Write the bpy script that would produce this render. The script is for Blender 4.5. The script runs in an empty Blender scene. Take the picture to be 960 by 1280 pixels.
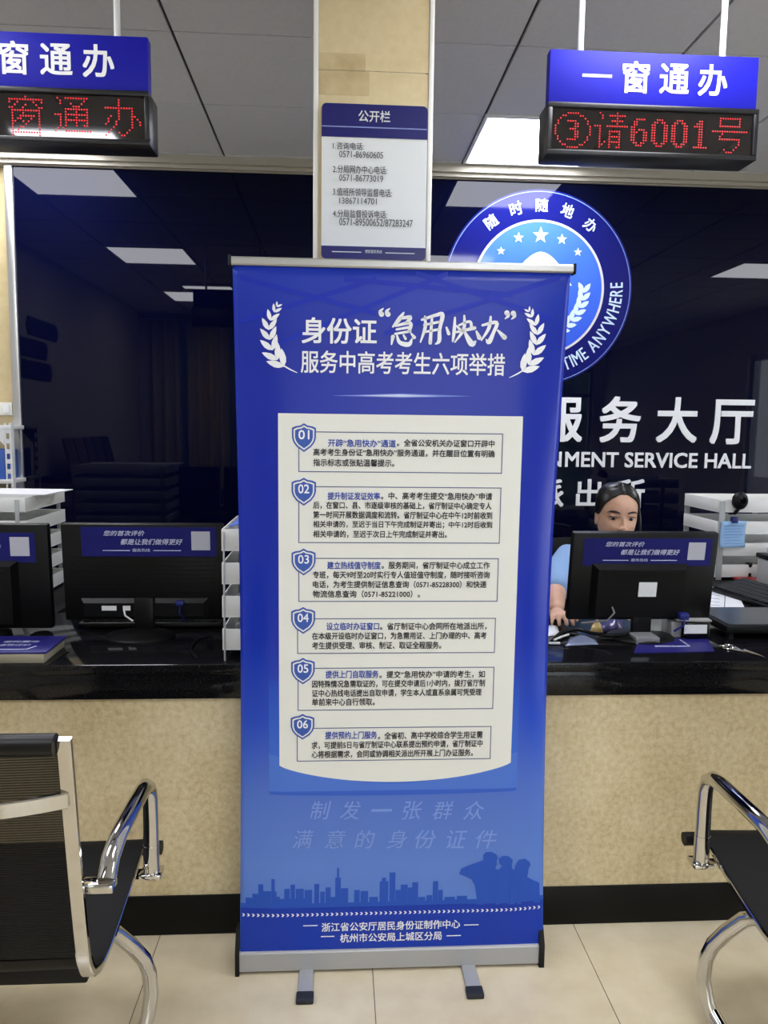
import bpy, bmesh, math, random
import numpy as np
from mathutils import Vector, Matrix
random.seed(7)
PI = math.pi
sc = bpy.context.scene
COL = sc.collection

# ------------------------------------------------------------------ camera
F, CAM_H = 965.0, 1.45
Yc = Vector((-57, -106, F)).normalized()
Xc = Vector((16630, 97, F)); Xc = (Xc - Yc * Xc.dot(Yc)).normalized()
Zc = Yc.cross(Xc)
if Zc.y > 0: Zc = -Zc
CAMP = Vector((0, 0, CAM_H))
cam = bpy.data.cameras.new('camera')
cam.sensor_fit = 'VERTICAL'; cam.sensor_height = 36.0; cam.sensor_width = 27.0
cam.lens = 36.0 * F / 1280.0
cam.clip_start = 0.02
camo = bpy.data.objects.new('camera', cam); COL.objects.link(camo)
rt = Vector((Xc.x, Yc.x, Zc.x)); up = -Vector((Xc.y, Yc.y, Zc.y)); bk = -Vector((Xc.z, Yc.z, Zc.z))
camo.matrix_world = Matrix(((rt.x, up.x, bk.x, 0), (rt.y, up.y, bk.y, 0), (rt.z, up.z, bk.z, CAM_H), (0, 0, 0, 1)))
sc.camera = camo

def ray(px, py):
    c = Vector((px - 480, py - 640, F))
    return Vector((c.dot(Xc), c.dot(Yc), c.dot(Zc)))
def atY(px, py, Y): r = ray(px, py); return CAMP + r * (Y / r.y)
def atZ(px, py, Z): r = ray(px, py); return CAMP + r * ((Z - CAM_H) / r.z)
def atX(px, py, X): r = ray(px, py); return CAMP + r * (X / r.x)

# ------------------------------------------------------------------ world, light level
w = bpy.data.worlds.new('daylight'); sc.world = w; w.use_nodes = True
bg = w.node_tree.nodes['Background']; bg.inputs[0].default_value = (0.86, 0.93, 1.0, 1); bg.inputs[1].default_value = 3.2
LIGHT = 13.0                      # brightness of the ceiling light panels
sc.view_settings.view_transform = 'Standard'
sc.view_settings.look = 'None'
sc.view_settings.exposure = 0.64
sc.view_settings.gamma = 1.0
sc.view_settings.use_curve_mapping = False
sc.cycles.use_denoising = True
sc.cycles.max_bounces = 8
sc.cycles.transparent_max_bounces = 12
sc.cycles.sample_clamp_indirect = 6.0

# ------------------------------------------------------------------ materials
def lin(c):
    return tuple(((v / 255) / 12.92 if v / 255 <= 0.04045 else ((v / 255 + 0.055) / 1.055) ** 2.4) for v in c)
def mat(name, rgb, rough=0.5, metal=0.0, spec=0.5, emit=None, es=0.0, coat=0.0, alpha=1.0, ior=None):
    m = bpy.data.materials.new(name); m.use_nodes = True
    b = m.node_tree.nodes['Principled BSDF']
    b.inputs['Base Color'].default_value = (*lin(rgb), 1)
    b.inputs['Roughness'].default_value = rough
    b.inputs['Metallic'].default_value = metal
    b.inputs['Specular IOR Level'].default_value = spec
    b.inputs['Coat Weight'].default_value = coat
    b.inputs['Alpha'].default_value = alpha
    if ior: b.inputs['IOR'].default_value = ior
    if emit:
        b.inputs['Emission Color'].default_value = (*lin(emit), 1)
        b.inputs['Emission Strength'].default_value = es
    return m
def nodes(m): return m.node_tree.nodes, m.node_tree.links, m.node_tree.nodes['Principled BSDF']
def noise_mat(name, cols, scale, rough=0.5, detail=6, bump=0.0, spec=0.5, stretch=(1, 1, 1), rough2=None, scale2=None, amt2=0.35):
    """procedural mottled surface: colour ramp over noise in object space"""
    m = mat(name, cols[0], rough, spec=spec)
    n, l, b = nodes(m)
    tc = n.new('ShaderNodeTexCoord'); mp = n.new('ShaderNodeMapping'); mp.inputs['Scale'].default_value = stretch
    l.new(tc.outputs['Object'], mp.inputs['Vector'])
    t = n.new('ShaderNodeTexNoise'); t.inputs['Scale'].default_value = scale; t.inputs['Detail'].default_value = detail
    t.inputs['Roughness'].default_value = 0.6
    l.new(mp.outputs[0], t.inputs['Vector'])
    fac = t.outputs['Fac']
    if scale2:
        t2 = n.new('ShaderNodeTexNoise'); t2.inputs['Scale'].default_value = scale2; t2.inputs['Detail'].default_value = 4
        l.new(mp.outputs[0], t2.inputs['Vector'])
        mx = n.new('ShaderNodeMix'); mx.data_type = 'FLOAT'; mx.inputs[0].default_value = amt2
        l.new(fac, mx.inputs[2]); l.new(t2.outputs['Fac'], mx.inputs[3]); fac = mx.outputs[0]
    r = n.new('ShaderNodeValToRGB'); l.new(fac, r.inputs[0])
    e = r.color_ramp.elements
    while len(e) < len(cols): e.new(0.5)
    lo, hi = 0.34, 0.66
    for i, c in enumerate(cols):
        e[i].position = lo + (hi - lo) * i / max(1, len(cols) - 1); e[i].color = (*lin(c), 1)
    l.new(r.outputs[0], b.inputs['Base Color'])
    if bump:
        bp = n.new('ShaderNodeBump'); bp.inputs['Strength'].default_value = bump; bp.inputs['Distance'].default_value = 0.002
        l.new(fac, bp.inputs['Height']); l.new(bp.outputs[0], b.inputs['Normal'])
    return m

M = {}
M['ceil'] = noise_mat('ceiling_tile', [(204, 204, 206), (210, 210, 211)], 60, 0.85, bump=0.05)
M['groove'] = mat('ceiling_groove', (52, 52, 66), 0.7)
M['panel_light'] = mat('light_panel', (245, 248, 255), 0.5, emit=(246, 248, 255), es=LIGHT)
M['white_metal'] = mat('white_metal', (225, 226, 226), 0.4)
M['cream_wall'] = noise_mat('cream_tile', [(194, 174, 130), (203, 185, 142), (212, 196, 154)], 3.0, 0.25, scale2=25)
M['wall'] = mat('painted_wall', (205, 203, 198), 0.85)
M['floor'] = None
M['pillar'] = noise_mat('pillar_tile', [(190, 170, 128), (202, 184, 144), (212, 196, 158)], 3.2, 0.3, scale2=40, amt2=0.3)
M['pillar_stain'] = noise_mat('pillar_stain', [(174, 155, 115), (190, 171, 131), (202, 184, 144)], 9, 0.4)
M['grout'] = mat('light_grout', (224, 214, 190), 0.7)
M['trim_white'] = mat('trim_white', (226, 224, 218), 0.35)
M['trim_cream'] = mat('trim_cream', (170, 164, 150), 0.55)
M['navy_glass'] = mat('navy_glass', (3, 5, 30), 0.015, spec=0.19)
M['alu'] = mat('aluminium', (190, 190, 188), 0.32, 0.85)
M['alu_grey'] = mat('satin_aluminium', (176, 177, 180), 0.42, 0.35)
M['chrome'] = mat('chrome', (205, 203, 200), 0.07, 1.0)
M['black_plastic'] = mat('black_plastic', (7, 7, 8), 0.45, spec=0.25)
M['black_gloss'] = mat('black_gloss', (8, 8, 10), 0.12)
M['black_matte'] = mat('black_matte', (6, 6, 7), 0.6, spec=0.2)
M['dark_rubber'] = mat('dark_rubber', (26, 30, 42), 0.6)
M['granite'] = noise_mat('black_granite', [(9, 9, 11), (13, 13, 15), (30, 30, 34)], 260, 0.09, detail=3, spec=0.28)
M['kick'] = mat('black_kick', (6, 6, 6), 0.45, spec=0.2)
M['stone'] = None
M['sign_blue'] = mat('sign_blue', (25, 25, 162), 0.5, spec=0.2)
M['sign_white'] = mat('sign_white', (245, 246, 250), 0.45)
M['led_glass'] = mat('led_glass', (8, 5, 7), 0.05, spec=0.9)
M['led_frame'] = mat('led_frame', (20, 20, 24), 0.35)
M['led_red'] = mat('led_red', (60, 5, 8), 0.5, emit=(255, 46, 56), es=0.62)
M['notice_blue'] = mat('notice_blue', (16, 18, 100), 0.3)
M['notice_white'] = mat('notice_white', (216, 220, 222), 0.3)
M['ink'] = mat('ink_black', (30, 30, 36), 0.6)
M['ink_grey'] = mat('ink_grey', (70, 72, 78), 0.6)
M['ink_blue'] = mat('ink_blue', (40, 72, 172), 0.5)
M['paper'] = mat('banner_paper', (232, 233, 228), 0.45)
M['ban_white'] = mat('banner_white', (242, 244, 250), 0.45)
M['ban_soft'] = mat('banner_soft_blue', (126, 156, 226), 0.45)
M['ban_city'] = mat('banner_city', (36, 84, 190), 0.4, spec=0.3)
M['ban_stripe'] = mat('banner_stripe', (18, 58, 176), 0.4, spec=0.3)
M['ban_streak'] = mat('banner_streak', (120, 140, 225), 0.4)
M['ban_streak2'] = mat('banner_streak_core', (205, 214, 248), 0.4)
M['shield'] = mat('shield_blue', (50, 88, 178), 0.45)
M['emb_ring'] = mat('emblem_ring', (22, 26, 106), 0.06, spec=0.25)
M['emb_line'] = mat('emblem_line', (128, 150, 216), 0.1, spec=0.25)
M['emb_gold'] = mat('emblem_border', (206, 204, 206), 0.15, spec=0.25)
M['emb_disc'] = None
M['emb_star'] = mat('emblem_star', (206, 226, 252), 0.2)
M['emb_white'] = mat('emblem_white', (232, 236, 244), 0.15)
M['acrylic'] = mat('white_acrylic', (240, 242, 246), 0.35)
M['tray'] = mat('tray_white', (228, 229, 226), 0.4)
M['tray_post'] = mat('tray_post_grey', (170, 171, 172), 0.4)
M['sticker'] = mat('sticker_blue', (22, 24, 100), 0.5, spec=0.2)
M['sticker_ink'] = mat('sticker_ink', (196, 200, 228), 0.45)
M['qr_blank'] = mat('sticker_blank', (178, 180, 192), 0.5)
M['label'] = mat('white_label', (226, 228, 230), 0.4)
M['paper_white'] = mat('paper_white', (224, 226, 232), 0.7)
M['leaflet'] = mat('leaflet_purple', (30, 27, 104), 0.4, spec=0.3)
M['leaflet2'] = mat('leaflet_violet', (62, 58, 150), 0.35)
M['box_beige'] = mat('box_beige', (150, 144, 126), 0.6)
M['box_blue'] = mat('box_blue', (64, 106, 200), 0.5)
M['note_blue'] = mat('note_blue', (150, 188, 230), 0.6)
M['note_ink'] = mat('note_ink', (96, 136, 186), 0.6)
M['vga'] = mat('plug_blue', (26, 36, 110), 0.4)
M['cable_grey'] = mat('cable_grey', (120, 120, 124), 0.5)
M['cable_white'] = mat('cable_white', (206, 206, 206), 0.5)
M['red'] = mat('red_plastic', (176, 34, 36), 0.45)
M['printer'] = mat('printer_grey', (172, 172, 172), 0.5)
M['wrap_purple'] = mat('wrapper_purple', (70, 62, 120), 0.25)
M['wrap_yellow'] = mat('wrapper_yellow', (220, 190, 120), 0.35)
M['wrap_foil'] = mat('wrapper_foil', (140, 150, 180), 0.2, 0.4)
M['skin'] = noise_mat('skin', [(206, 158, 132), (214, 168, 142), (222, 178, 152)], 18, 0.5, detail=3)
M['lip'] = mat('lip', (176, 104, 96), 0.5)
M['hair'] = mat('black_hair', (15, 13, 13), 0.38)
M['brow'] = mat('brow_hair', (40, 30, 27), 0.7)
M['eye_white'] = mat('eye_white', (178, 164, 156), 0.4)
M['iris'] = mat('iris', (26, 16, 13), 0.15)
M['shirt'] = mat('shirt_blue', (142, 178, 226), 0.8)
M['trousers'] = mat('trousers_navy', (26, 30, 46), 0.8)
M['seat_black'] = noise_mat('seat_black', [(13, 13, 15), (17, 17, 19)], 300, 0.6, spec=0.2)
M['roll_black'] = mat('roll_black', (9, 9, 11), 0.4, spec=0.3)
M['mesh'] = None

def build_mesh_cloth():
    m = mat('mesh_cloth', (14, 12, 11), 0.7, spec=0.2)
    n, l, b = nodes(m)
    tc = n.new('ShaderNodeTexCoord')
    wv = n.new('ShaderNodeTexWave'); wv.wave_type = 'BANDS'; wv.bands_direction = 'Z'; wv.inputs['Scale'].default_value = 62; wv.inputs['Distortion'].default_value = 0.3
    l.new(tc.outputs['Object'], wv.inputs['Vector'])
    r = n.new('ShaderNodeMapRange'); r.inputs['From Min'].default_value = 0.0; r.inputs['From Max'].default_value = 1.0
    r.inputs['To Min'].default_value = 0.80; r.inputs['To Max'].default_value = 0.97
    l.new(wv.outputs['Fac'], r.inputs['Value'])
    l.new(r.outputs[0], b.inputs['Alpha'])
    return m
M['mesh'] = build_mesh_cloth()

def build_floor():
    m = noise_mat('floor_tile', [(204, 190, 160), (214, 201, 172), (222, 210, 184)], 2.2, 0.22, scale2=14, amt2=0.4)
    return m
M['floor'] = build_floor()
M['joint'] = mat('floor_joint', (92, 84, 76), 0.6)
M['slab'] = mat('slab_dark', (60, 58, 56), 0.8)

def build_stone():
    """cream engineered stone: fine speckle with darker thread-like veins"""
    m = noise_mat('cream_stone', [(188, 168, 124), (210, 193, 153), (224, 210, 175)], 60, 0.4, detail=9, scale2=6, amt2=0.35)
    n, l, b = nodes(m)
    src = b.inputs['Base Color'].links[0].from_socket
    tc = n.new('ShaderNodeTexCoord')
    t = n.new('ShaderNodeTexNoise'); t.inputs['Scale'].default_value = 46; t.inputs['Detail'].default_value = 5; t.inputs['Distortion'].default_value = 1.2
    l.new(tc.outputs['Object'], t.inputs['Vector'])
    r = n.new('ShaderNodeValToRGB'); l.new(t.outputs['Fac'], r.inputs[0])
    e = r.color_ramp.elements; e[0].position = 0.485; e[0].color = (0, 0, 0, 1); e[1].position = 0.5; e[1].color = (1, 1, 1, 1)
    x = e.new(0.515); x.color = (0, 0, 0, 1)
    t2 = n.new('ShaderNodeTexNoise'); t2.inputs['Scale'].default_value = 9
    l.new(tc.outputs['Object'], t2.inputs['Vector'])
    r2 = n.new('ShaderNodeMapRange'); r2.inputs['From Min'].default_value = 0.45; r2.inputs['From Max'].default_value = 0.7; r2.inputs['To Max'].default_value = 0.5
    l.new(t2.outputs['Fac'], r2.inputs['Value'])
    mm = n.new('ShaderNodeMath'); mm.operation = 'MULTIPLY'; l.new(r.outputs[0], mm.inputs[0]); l.new(r2.outputs[0], mm.inputs[1])
    mx = n.new('ShaderNodeMix'); mx.data_type = 'RGBA'; l.new(mm.outputs[0], mx.inputs[0]); l.new(src, mx.inputs[6]); mx.inputs[7].default_value = (*lin((124, 104, 74)), 1)
    l.new(mx.outputs[2], b.inputs['Base Color'])
    return m
M['stone'] = build_stone()

def grad_mat(name, stops, axis, a, bnd, rough=0.4, spec=0.5):
    """printed colour gradient along one object axis from a to bnd"""
    m = mat(name, stops[0][1], rough, spec=spec)
    n, l, b = nodes(m)
    tc = n.new('ShaderNodeTexCoord'); sp = n.new('ShaderNodeSeparateXYZ'); l.new(tc.outputs['Object'], sp.inputs[0])
    mr = n.new('ShaderNodeMapRange'); mr.inputs['From Min'].default_value = a; mr.inputs['From Max'].default_value = bnd
    l.new(sp.outputs['XYZ'.index(axis)], mr.inputs['Value'])
    r = n.new('ShaderNodeValToRGB'); l.new(mr.outputs[0], r.inputs[0])
    e = r.color_ramp.elements
    while len(e) < len(stops): e.new(0.5)
    for i, (p, c) in enumerate(stops): e[i].position = p; e[i].color = (*lin(c), 1)
    l.new(r.outputs[0], b.inputs['Base Color'])
    return m

# ------------------------------------------------------------------ mesh building
class MB:
    def __init__(s): s.bm = bmesh.new(); s.mi = 0; s.mats = []
    def use(s, m):
        if m not in s.mats: s.mats.append(m)
        s.mi = s.mats.index(m); return s
    def _f(s, vs):
        try: f = s.bm.faces.new(vs)
        except ValueError: return None
        f.material_index = s.mi; return f
    def box(s, x0, y0, z0, x1, y1, z1, bev=0.0, seg=2, T=None):
        vs = [s.bm.verts.new(((x0, x1)[i & 1], (y0, y1)[i >> 1 & 1], (z0, z1)[i >> 2])) for i in range(8)]
        fs = [s._f([vs[k] for k in q]) for q in ((0, 2, 3, 1), (4, 5, 7, 6), (0, 1, 5, 4), (2, 6, 7, 3), (0, 4, 6, 2), (1, 3, 7, 5))]
        if bev:
            es = list({e for f in fs for e in f.edges})
            r = bmesh.ops.bevel(s.bm, geom=es, offset=bev, segments=seg, profile=0.5, affect='EDGES')
            vs = list({v for f in r['faces'] for v in f.verts} | {v for v in vs if v.is_valid})
            for f in r['faces']: f.material_index = s.mi
        if T is not None:
            for v in vs: v.co = T @ v.co
        return vs
    def poly(s, pts): return s._f([s.bm.verts.new(p) for p in pts])
    def prism(s, pts, fn, h0, h1):
        """extrude a 2-d outline; fn(a, b, h) gives the 3-d point"""
        A = [s.bm.verts.new(fn(a, b, h0)) for a, b in pts]; B = [s.bm.verts.new(fn(a, b, h1)) for a, b in pts]
        n = len(pts)
        s._f(A[::-1]); s._f(B)
        for i in range(n): s._f([A[i], A[(i + 1) % n], B[(i + 1) % n], B[i]])
    def tube(s, pts, r, n=10, closed=False, rect=None, upv=None, caps=True):
        """sweep a circle (radius r, number or list) or a rectangle (w, h) along points"""
        P = [Vector(p) for p in pts]; k = len(P)
        T = []
        for i in range(k):
            a = P[i - 1] if (i or closed) else P[0]; b = P[(i + 1) % k] if (i < k - 1 or closed) else P[-1]
            T.append((b - a).normalized())
        u = Vector(upv) if upv else (Vector((0, 0, 1)) if abs(T[0].z) < 0.9 else Vector((1, 0, 0)))
        rings = []
        for i in range(k):
            if upv: u = Vector(upv)
            u = (u - T[i] * u.dot(T[i])).normalized(); v = T[i].cross(u)
            rr = r[i] if isinstance(r, (list, tuple)) else r
            if rect:
                w2, h2 = rect[0] / 2, rect[1] / 2; c = min(w2, h2) * 0.35
                pr = [(w2 - c, h2), (w2, h2 - c), (w2, -h2 + c), (w2 - c, -h2), (-w2 + c, -h2), (-w2, -h2 + c), (-w2, h2 - c), (-w2 + c, h2)]
                ring = [s.bm.verts.new(P[i] + u * a + v * b) for a, b in pr]
            else:
                ring = [s.bm.verts.new(P[i] + (u * math.cos(2 * PI * j / n) + v * math.sin(2 * PI * j / n)) * rr) for j in range(n)]
            rings.append(ring)
        m = len(rings[0])
        for i in range(k if closed else k - 1):
            A, B = rings[i], rings[(i + 1) % k]
            for j in range(m): s._f([A[j], A[(j + 1) % m], B[(j + 1) % m], B[j]])
        if caps and not closed: s._f(rings[0][::-1]); s._f(rings[-1])
    def cyl(s, p0, p1, r0, r1=None, n=20): s.tube([p0, p1], [r0, r0 if r1 is None else r1], n)
    def lathe(s, prof, c=(0, 0, 0), n=24):
        rings = []
        for r, z in prof:
            rings.append([s.bm.verts.new((c[0] + r * math.cos(2 * PI * j / n), c[1] + r * math.sin(2 * PI * j / n), c[2] + z)) for j in range(n)])
        for A, B in zip(rings, rings[1:]):
            for j in range(n): s._f([A[j], A[(j + 1) % n], B[(j + 1) % n], B[j]])
        s._f(rings[0][::-1]); s._f(rings[-1])
    def ball(s, c, r, n=16, m=10, T=None):
        r = r if isinstance(r, (tuple, list)) else (r, r, r)
        rings = []
        T = T or Matrix.Identity(3)
        for i in range(1, m):
            ph = PI * i / m
            rings.append([s.bm.verts.new(Vector(c) + T @ Vector((r[0] * math.sin(ph) * math.cos(2 * PI * j / n), r[1] * math.sin(ph) * math.sin(2 * PI * j / n), r[2] * math.cos(ph)))) for j in range(n)])
        t = s.bm.verts.new(Vector(c) + T @ Vector((0, 0, r[2]))); b = s.bm.verts.new(Vector(c) - T @ Vector((0, 0, r[2])))
        for j in range(n):
            s._f([t, rings[0][j], rings[0][(j + 1) % n]]); s._f([b, rings[-1][(j + 1) % n], rings[-1][j]])
            for A, B in zip(rings, rings[1:]): s._f([A[j], B[j], B[(j + 1) % n], A[(j + 1) % n]])
    def grid(s, fn, nu, nv):
        V = [[s.bm.verts.new(fn(i / nu, j / nv)) for i in range(nu + 1)] for j in range(nv + 1)]
        for j in range(nv):
            for i in range(nu): s._f([V[j][i], V[j][i + 1], V[j + 1][i + 1], V[j + 1][i]])
        return V
    def build(s, name, m=None, parent=None, world=True, smooth=40, recalc=True, off=None):
        """link as ONE object.  world=True: vertices are world coordinates, moved into the frame of the root"""
        if m is not None: s.mats = [m] if not isinstance(m, list) else m
        if recalc: bmesh.ops.recalc_face_normals(s.bm, faces=s.bm.faces)
        me = bpy.data.meshes.new(name); s.bm.to_mesh(me); s.bm.free()
        for x in s.mats: me.materials.append(x)
        o = bpy.data.objects.new(name, me); COL.objects.link(o)
        if parent is not None:
            o.parent = parent
            if world:
                r = parent
                while r.parent: r = r.parent
                me.transform(Matrix.Translation(-r.location))
        elif off is not None:
            me.transform(Matrix.Translation(-Vector(off))); o.location = off
        if smooth:
            me.shade_smooth() if hasattr(me, 'shade_smooth') else None
            me.polygons.foreach_set('use_smooth', [True] * len(me.polygons))
            me.set_sharp_from_angle(angle=math.radians(smooth))
        return o

def tag(o, label=None, cat=None, group=None, kind=None):
    if label: o['label'] = label
    if cat: o['category'] = cat
    if group: o['group'] = group
    if kind: o['kind'] = kind
    return o
def empty(name, loc, label, cat, group=None, rz=0.0):
    o = bpy.data.objects.new(name, None); COL.objects.link(o); o.location = loc; o.rotation_euler = (0, 0, rz)
    o.empty_display_size = 0.05
    return tag(o, label, cat, group)
def copy_tree(o, parent=None):
    c = o.copy(); COL.objects.link(c)
    if parent is not None: c.parent = parent
    for ch in list(o.children): copy_tree(ch, c)
    return c
def struct(mb, name, m=None): return tag(mb.build(name, m), kind='structure')

_txt = {}
def glyphs(body, bold=0.0, res=3, shear=0.0):
    """flat outline of a line of text: vertices scaled to a unit box, faces"""
    k = (body, bold, res, shear)
    if k not in _txt:
        c = bpy.data.curves.new('lettering', 'FONT'); c.body = body; c.offset = bold; c.resolution_u = res; c.shear = shear
        o = bpy.data.objects.new('lettering', c); COL.objects.link(o)
        dg = bpy.context.evaluated_depsgraph_get(); dg.update()
        me = bpy.data.meshes.new_from_object(o.evaluated_get(dg))
        v = np.array([x.co[:2] for x in me.vertices]); f = [tuple(p.vertices) for p in me.polygons]
        bpy.data.objects.remove(o); bpy.data.curves.remove(c); bpy.data.meshes.remove(me)
        lo, hi = v.min(0), v.max(0)
        _txt[k] = ((v - lo) / (hi - lo), f, (hi - lo))
    return _txt[k]
def put_text(mb, body, box, fn, bold=0.0, res=3, shear=0.0, thick=None):
    """fit the ink of a line of text into box = (x0, y0, x1, y1); fn(x, y) -> 3-d point (or fn(x, y, h) with thick)"""
    v, f, _ = glyphs(body, 0.0, res, shear)
    x0, y0, x1, y1 = box
    if bold > 0:                       # heavier weight: the same outline laid down four times, a hair apart
        em = (y1 - y0) / _[1]; d = bold * em * 0.8
        x0, y0, x1, y1 = x0 + d, y0 + d, x1 - d, y1 - d
        for k, (dx, dy) in enumerate(((-d, -d), (d, -d), (-d, d), (d, d)) if bold > 0.011 else ((-d, 0), (d, 0))):
            lift = Vector((0, -0.00013, 0.00007)) * k
            put_text(mb, body, (x0 + dx, y0 + dy, x1 + dx, y1 + dy), lambda *a: fn(*a) + lift, 0.0, res, shear, thick)
        return
    if thick is None:
        V = [mb.bm.verts.new(fn(x0 + (x1 - x0) * a, y0 + (y1 - y0) * b)) for a, b in v]
        for q in f: mb._f([V[i] for i in q])
    else:
        A = [mb.bm.verts.new(fn(x0 + (x1 - x0) * a, y0 + (y1 - y0) * b, 0)) for a, b in v]
        B = [mb.bm.verts.new(fn(x0 + (x1 - x0) * a, y0 + (y1 - y0) * b, thick)) for a, b in v]
        cnt = {}
        for q in f:
            mb._f([B[i] for i in q]); mb._f([A[i] for i in q][::-1])
            for a, b in zip(q, q[1:] + q[:1]): cnt[(a, b)] = 1
        for a, b in cnt:
            if (b, a) not in cnt: mb._f([A[a], A[b], B[b], B[a]])
def stroke(mb, pts, fn):
    """brush stroke: [(x, y, width)...] smoothed to a tapered band"""
    P = [np.array(p, float) for p in pts]
    if len(P) > 2:
        Q = []
        for i in range(len(P) - 1):
            p0 = P[max(i - 1, 0)]; p1 = P[i]; p2 = P[i + 1]; p3 = P[min(i + 2, len(P) - 1)]
            for k in range(5):
                t = k / 5
                Q.append(0.5 * ((2 * p1) + (-p0 + p2) * t + (2 * p0 - 5 * p1 + 4 * p2 - p3) * t * t + (-p0 + 3 * p1 - 3 * p2 + p3) * t ** 3))
        Q.append(P[-1]); P = Q
    L, R = [], []
    for i, p in enumerate(P):
        a = P[max(i - 1, 0)]; b = P[min(i + 1, len(P) - 1)]
        d = (b - a)[:2]; d = d / (np.linalg.norm(d) + 1e-9); nrm = np.array([-d[1], d[0]])
        h = max(p[2], 0.5) / 2
        L.append(mb.bm.verts.new(fn(*(p[:2] + nrm * h)))); R.append(mb.bm.verts.new(fn(*(p[:2] - nrm * h))))
    for i in range(len(P) - 1): mb._f([L[i], L[i + 1], R[i + 1], R[i]])
    for p in (P[0], P[-1]):                                   # round ends
        h = max(p[2], 0.5) / 2
        mb._f([mb.bm.verts.new(fn(p[0] + h * math.cos(2 * PI * j / 8), p[1] + h * math.sin(2 * PI * j / 8))) for j in range(8)])

# ================================================================== ROOM SHELL
ZC, YW = 2.79, 4.13
XL, XR, YR, YB = -2.42, 4.6, -1.4, -5.0      # YR: partition behind the camera on one side, YB: rear glazing widened for daylight

mb = MB(); mb.use(M['slab']).box(XL - 0.1, YB - 0.2, -0.08, XR + 0.1, YW + 0.3, -0.004)
mb.use(M['joint']).box(XL, YB, -0.004, XR, YW + 0.05, -0.0012)
mb.use(M['floor'])
x = 0.1 - 0.6 * 5
while x < XR:
    y = 1.6 - 0.6 * 12
    while y < YW + 0.05:
        a, b, c, d = max(x, XL), max(y, YB), min(x + 0.6, XR), min(y + 0.6, YW + 0.05)
        if c - a > 0.02 and d - b > 0.02: mb.box(a + 0.0012, b + 0.0012, -0.003, c - 0.0012, d - 0.0012, 0.0)
        y += 0.6
    x += 0.6
struct(mb, 'floor')

mb = MB(); mb.use(M['groove']).box(XL - 0.1, YB - 0.2, ZC + 0.012, XR + 0.1, YW + 0.3, ZC + 0.1)
mb.use(M['ceil'])
x = 0.022 - 0.6 * 5
while x < XR:
    y = 3.445 - 0.6 * 15
    while y < YW + 0.05:
        a, b, c, d = max(x, XL), max(y, YB), min(x + 0.6, XR), min(y + 0.6, YW + 0.05)
        if c - a > 0.02 and d - b > 0.02: mb.box(a + 0.006, b + 0.0035, ZC, c - 0.006, d - 0.0035, ZC + 0.012)
        y += 0.6
    x += 0.6
struct(mb, 'ceiling')

mb = MB().use(M['cream_wall']); mb.box(XL - 0.1, YW + 0.05, 0, XR + 0.1, YW + 0.25, ZC + 0.05)
struct(mb, 'wall_front')
mb = MB().use(M['wall']); mb.box(XL - 0.15, YR - 0.1, 0, XL, YW + 0.05, ZC + 0.05); struct(mb, 'wall_left')
VY0, VY1, VZ1 = -0.3, 1.9, 2.3                              # added unseen side window, gives the curled banner edge its sheen
mb = MB().use(M['wall'])
mb.box(XR, YB - 0.2, 0, XR + 0.15, VY0, ZC + 0.05); mb.box(XR, VY1, 0, XR + 0.15, YW + 0.05, ZC + 0.05); mb.box(XR, VY0, VZ1, XR + 0.15, VY1, ZC + 0.05)
struct(mb, 'wall_right')
mb = MB().use(M['alu_grey'])
mb.box(XR + 0.04, VY0, 0, XR + 0.1, VY1, 0.06); mb.box(XR + 0.04, VY0, VZ1 - 0.06, XR + 0.1, VY1, VZ1)
for k in range(3): y = VY0 + (VY1 - VY0 - 0.06) * k / 2; mb.box(XR + 0.04, y, 0.06, XR + 0.1, y + 0.06, VZ1 - 0.06)
added_win = struct(mb, 'window_added_side')
# partition behind the camera, then rear glazing set back and widened to add daylight
XP = -0.6
mb = MB().use(M['wall']); mb.box(XL - 0.1, YR - 0.15, 0, XP, YR, ZC + 0.05); struct(mb, 'wall_rear')
mb = MB().use(M['wall']); mb.box(XP - 0.15, YB - 0.2, 0, XP, YR - 0.15, ZC + 0.05); struct(mb, 'wall_side')
WX0, WX1, WZ0, WZ1 = -0.2, 4.4, 0.0, 2.5
mb = MB().use(M['wall'])
mb.box(XP, YB - 0.15, 0, WX0, YB, ZC + 0.05); mb.box(WX1, YB - 0.15, 0, XR, YB, ZC + 0.05); mb.box(WX0, YB - 0.15, WZ1, WX1, YB, ZC + 0.05)
struct(mb, 'wall_back')
mb = MB().use(M['alu_grey'])
mb.box(WX0, YB - 0.1, 0, WX1, YB - 0.04, 0.06); mb.box(WX0, YB - 0.1, WZ1 - 0.06, WX1, YB - 0.04, WZ1); mb.box(WX0, YB - 0.1, 2.02, WX1, YB - 0.04, 2.08)
for k in range(6): x = WX0 + (WX1 - WX0 - 0.06) * k / 5; mb.box(x, YB - 0.1, 0.06, x + 0.06, YB - 0.04, WZ1 - 0.06)
win = struct(mb, 'window_widened')
gl = mat('window_glass', (235, 240, 242), 0.02, alpha=0.12)
mb = MB(); mb.box(XR + 0.068, VY0 + 0.01, 0.03, XR + 0.074, VY1 - 0.01, VZ1 - 0.03); mb.build('pane', gl, added_win)
mb = MB(); mb.box(WX0 + 0.01, YB - 0.074, 0.03, WX1 - 0.01, YB - 0.068, WZ1 - 0.03); mb.build('pane', gl, win)

mb = MB().use(M['trim_cream']); mb.box(XL, YW - 0.06, 2.752, XR, YW + 0.05, ZC); mb.box(XL, YW - 0.035, 2.735, XR, YW + 0.05, 2.752)
struct(mb, 'trim_1')

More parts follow.
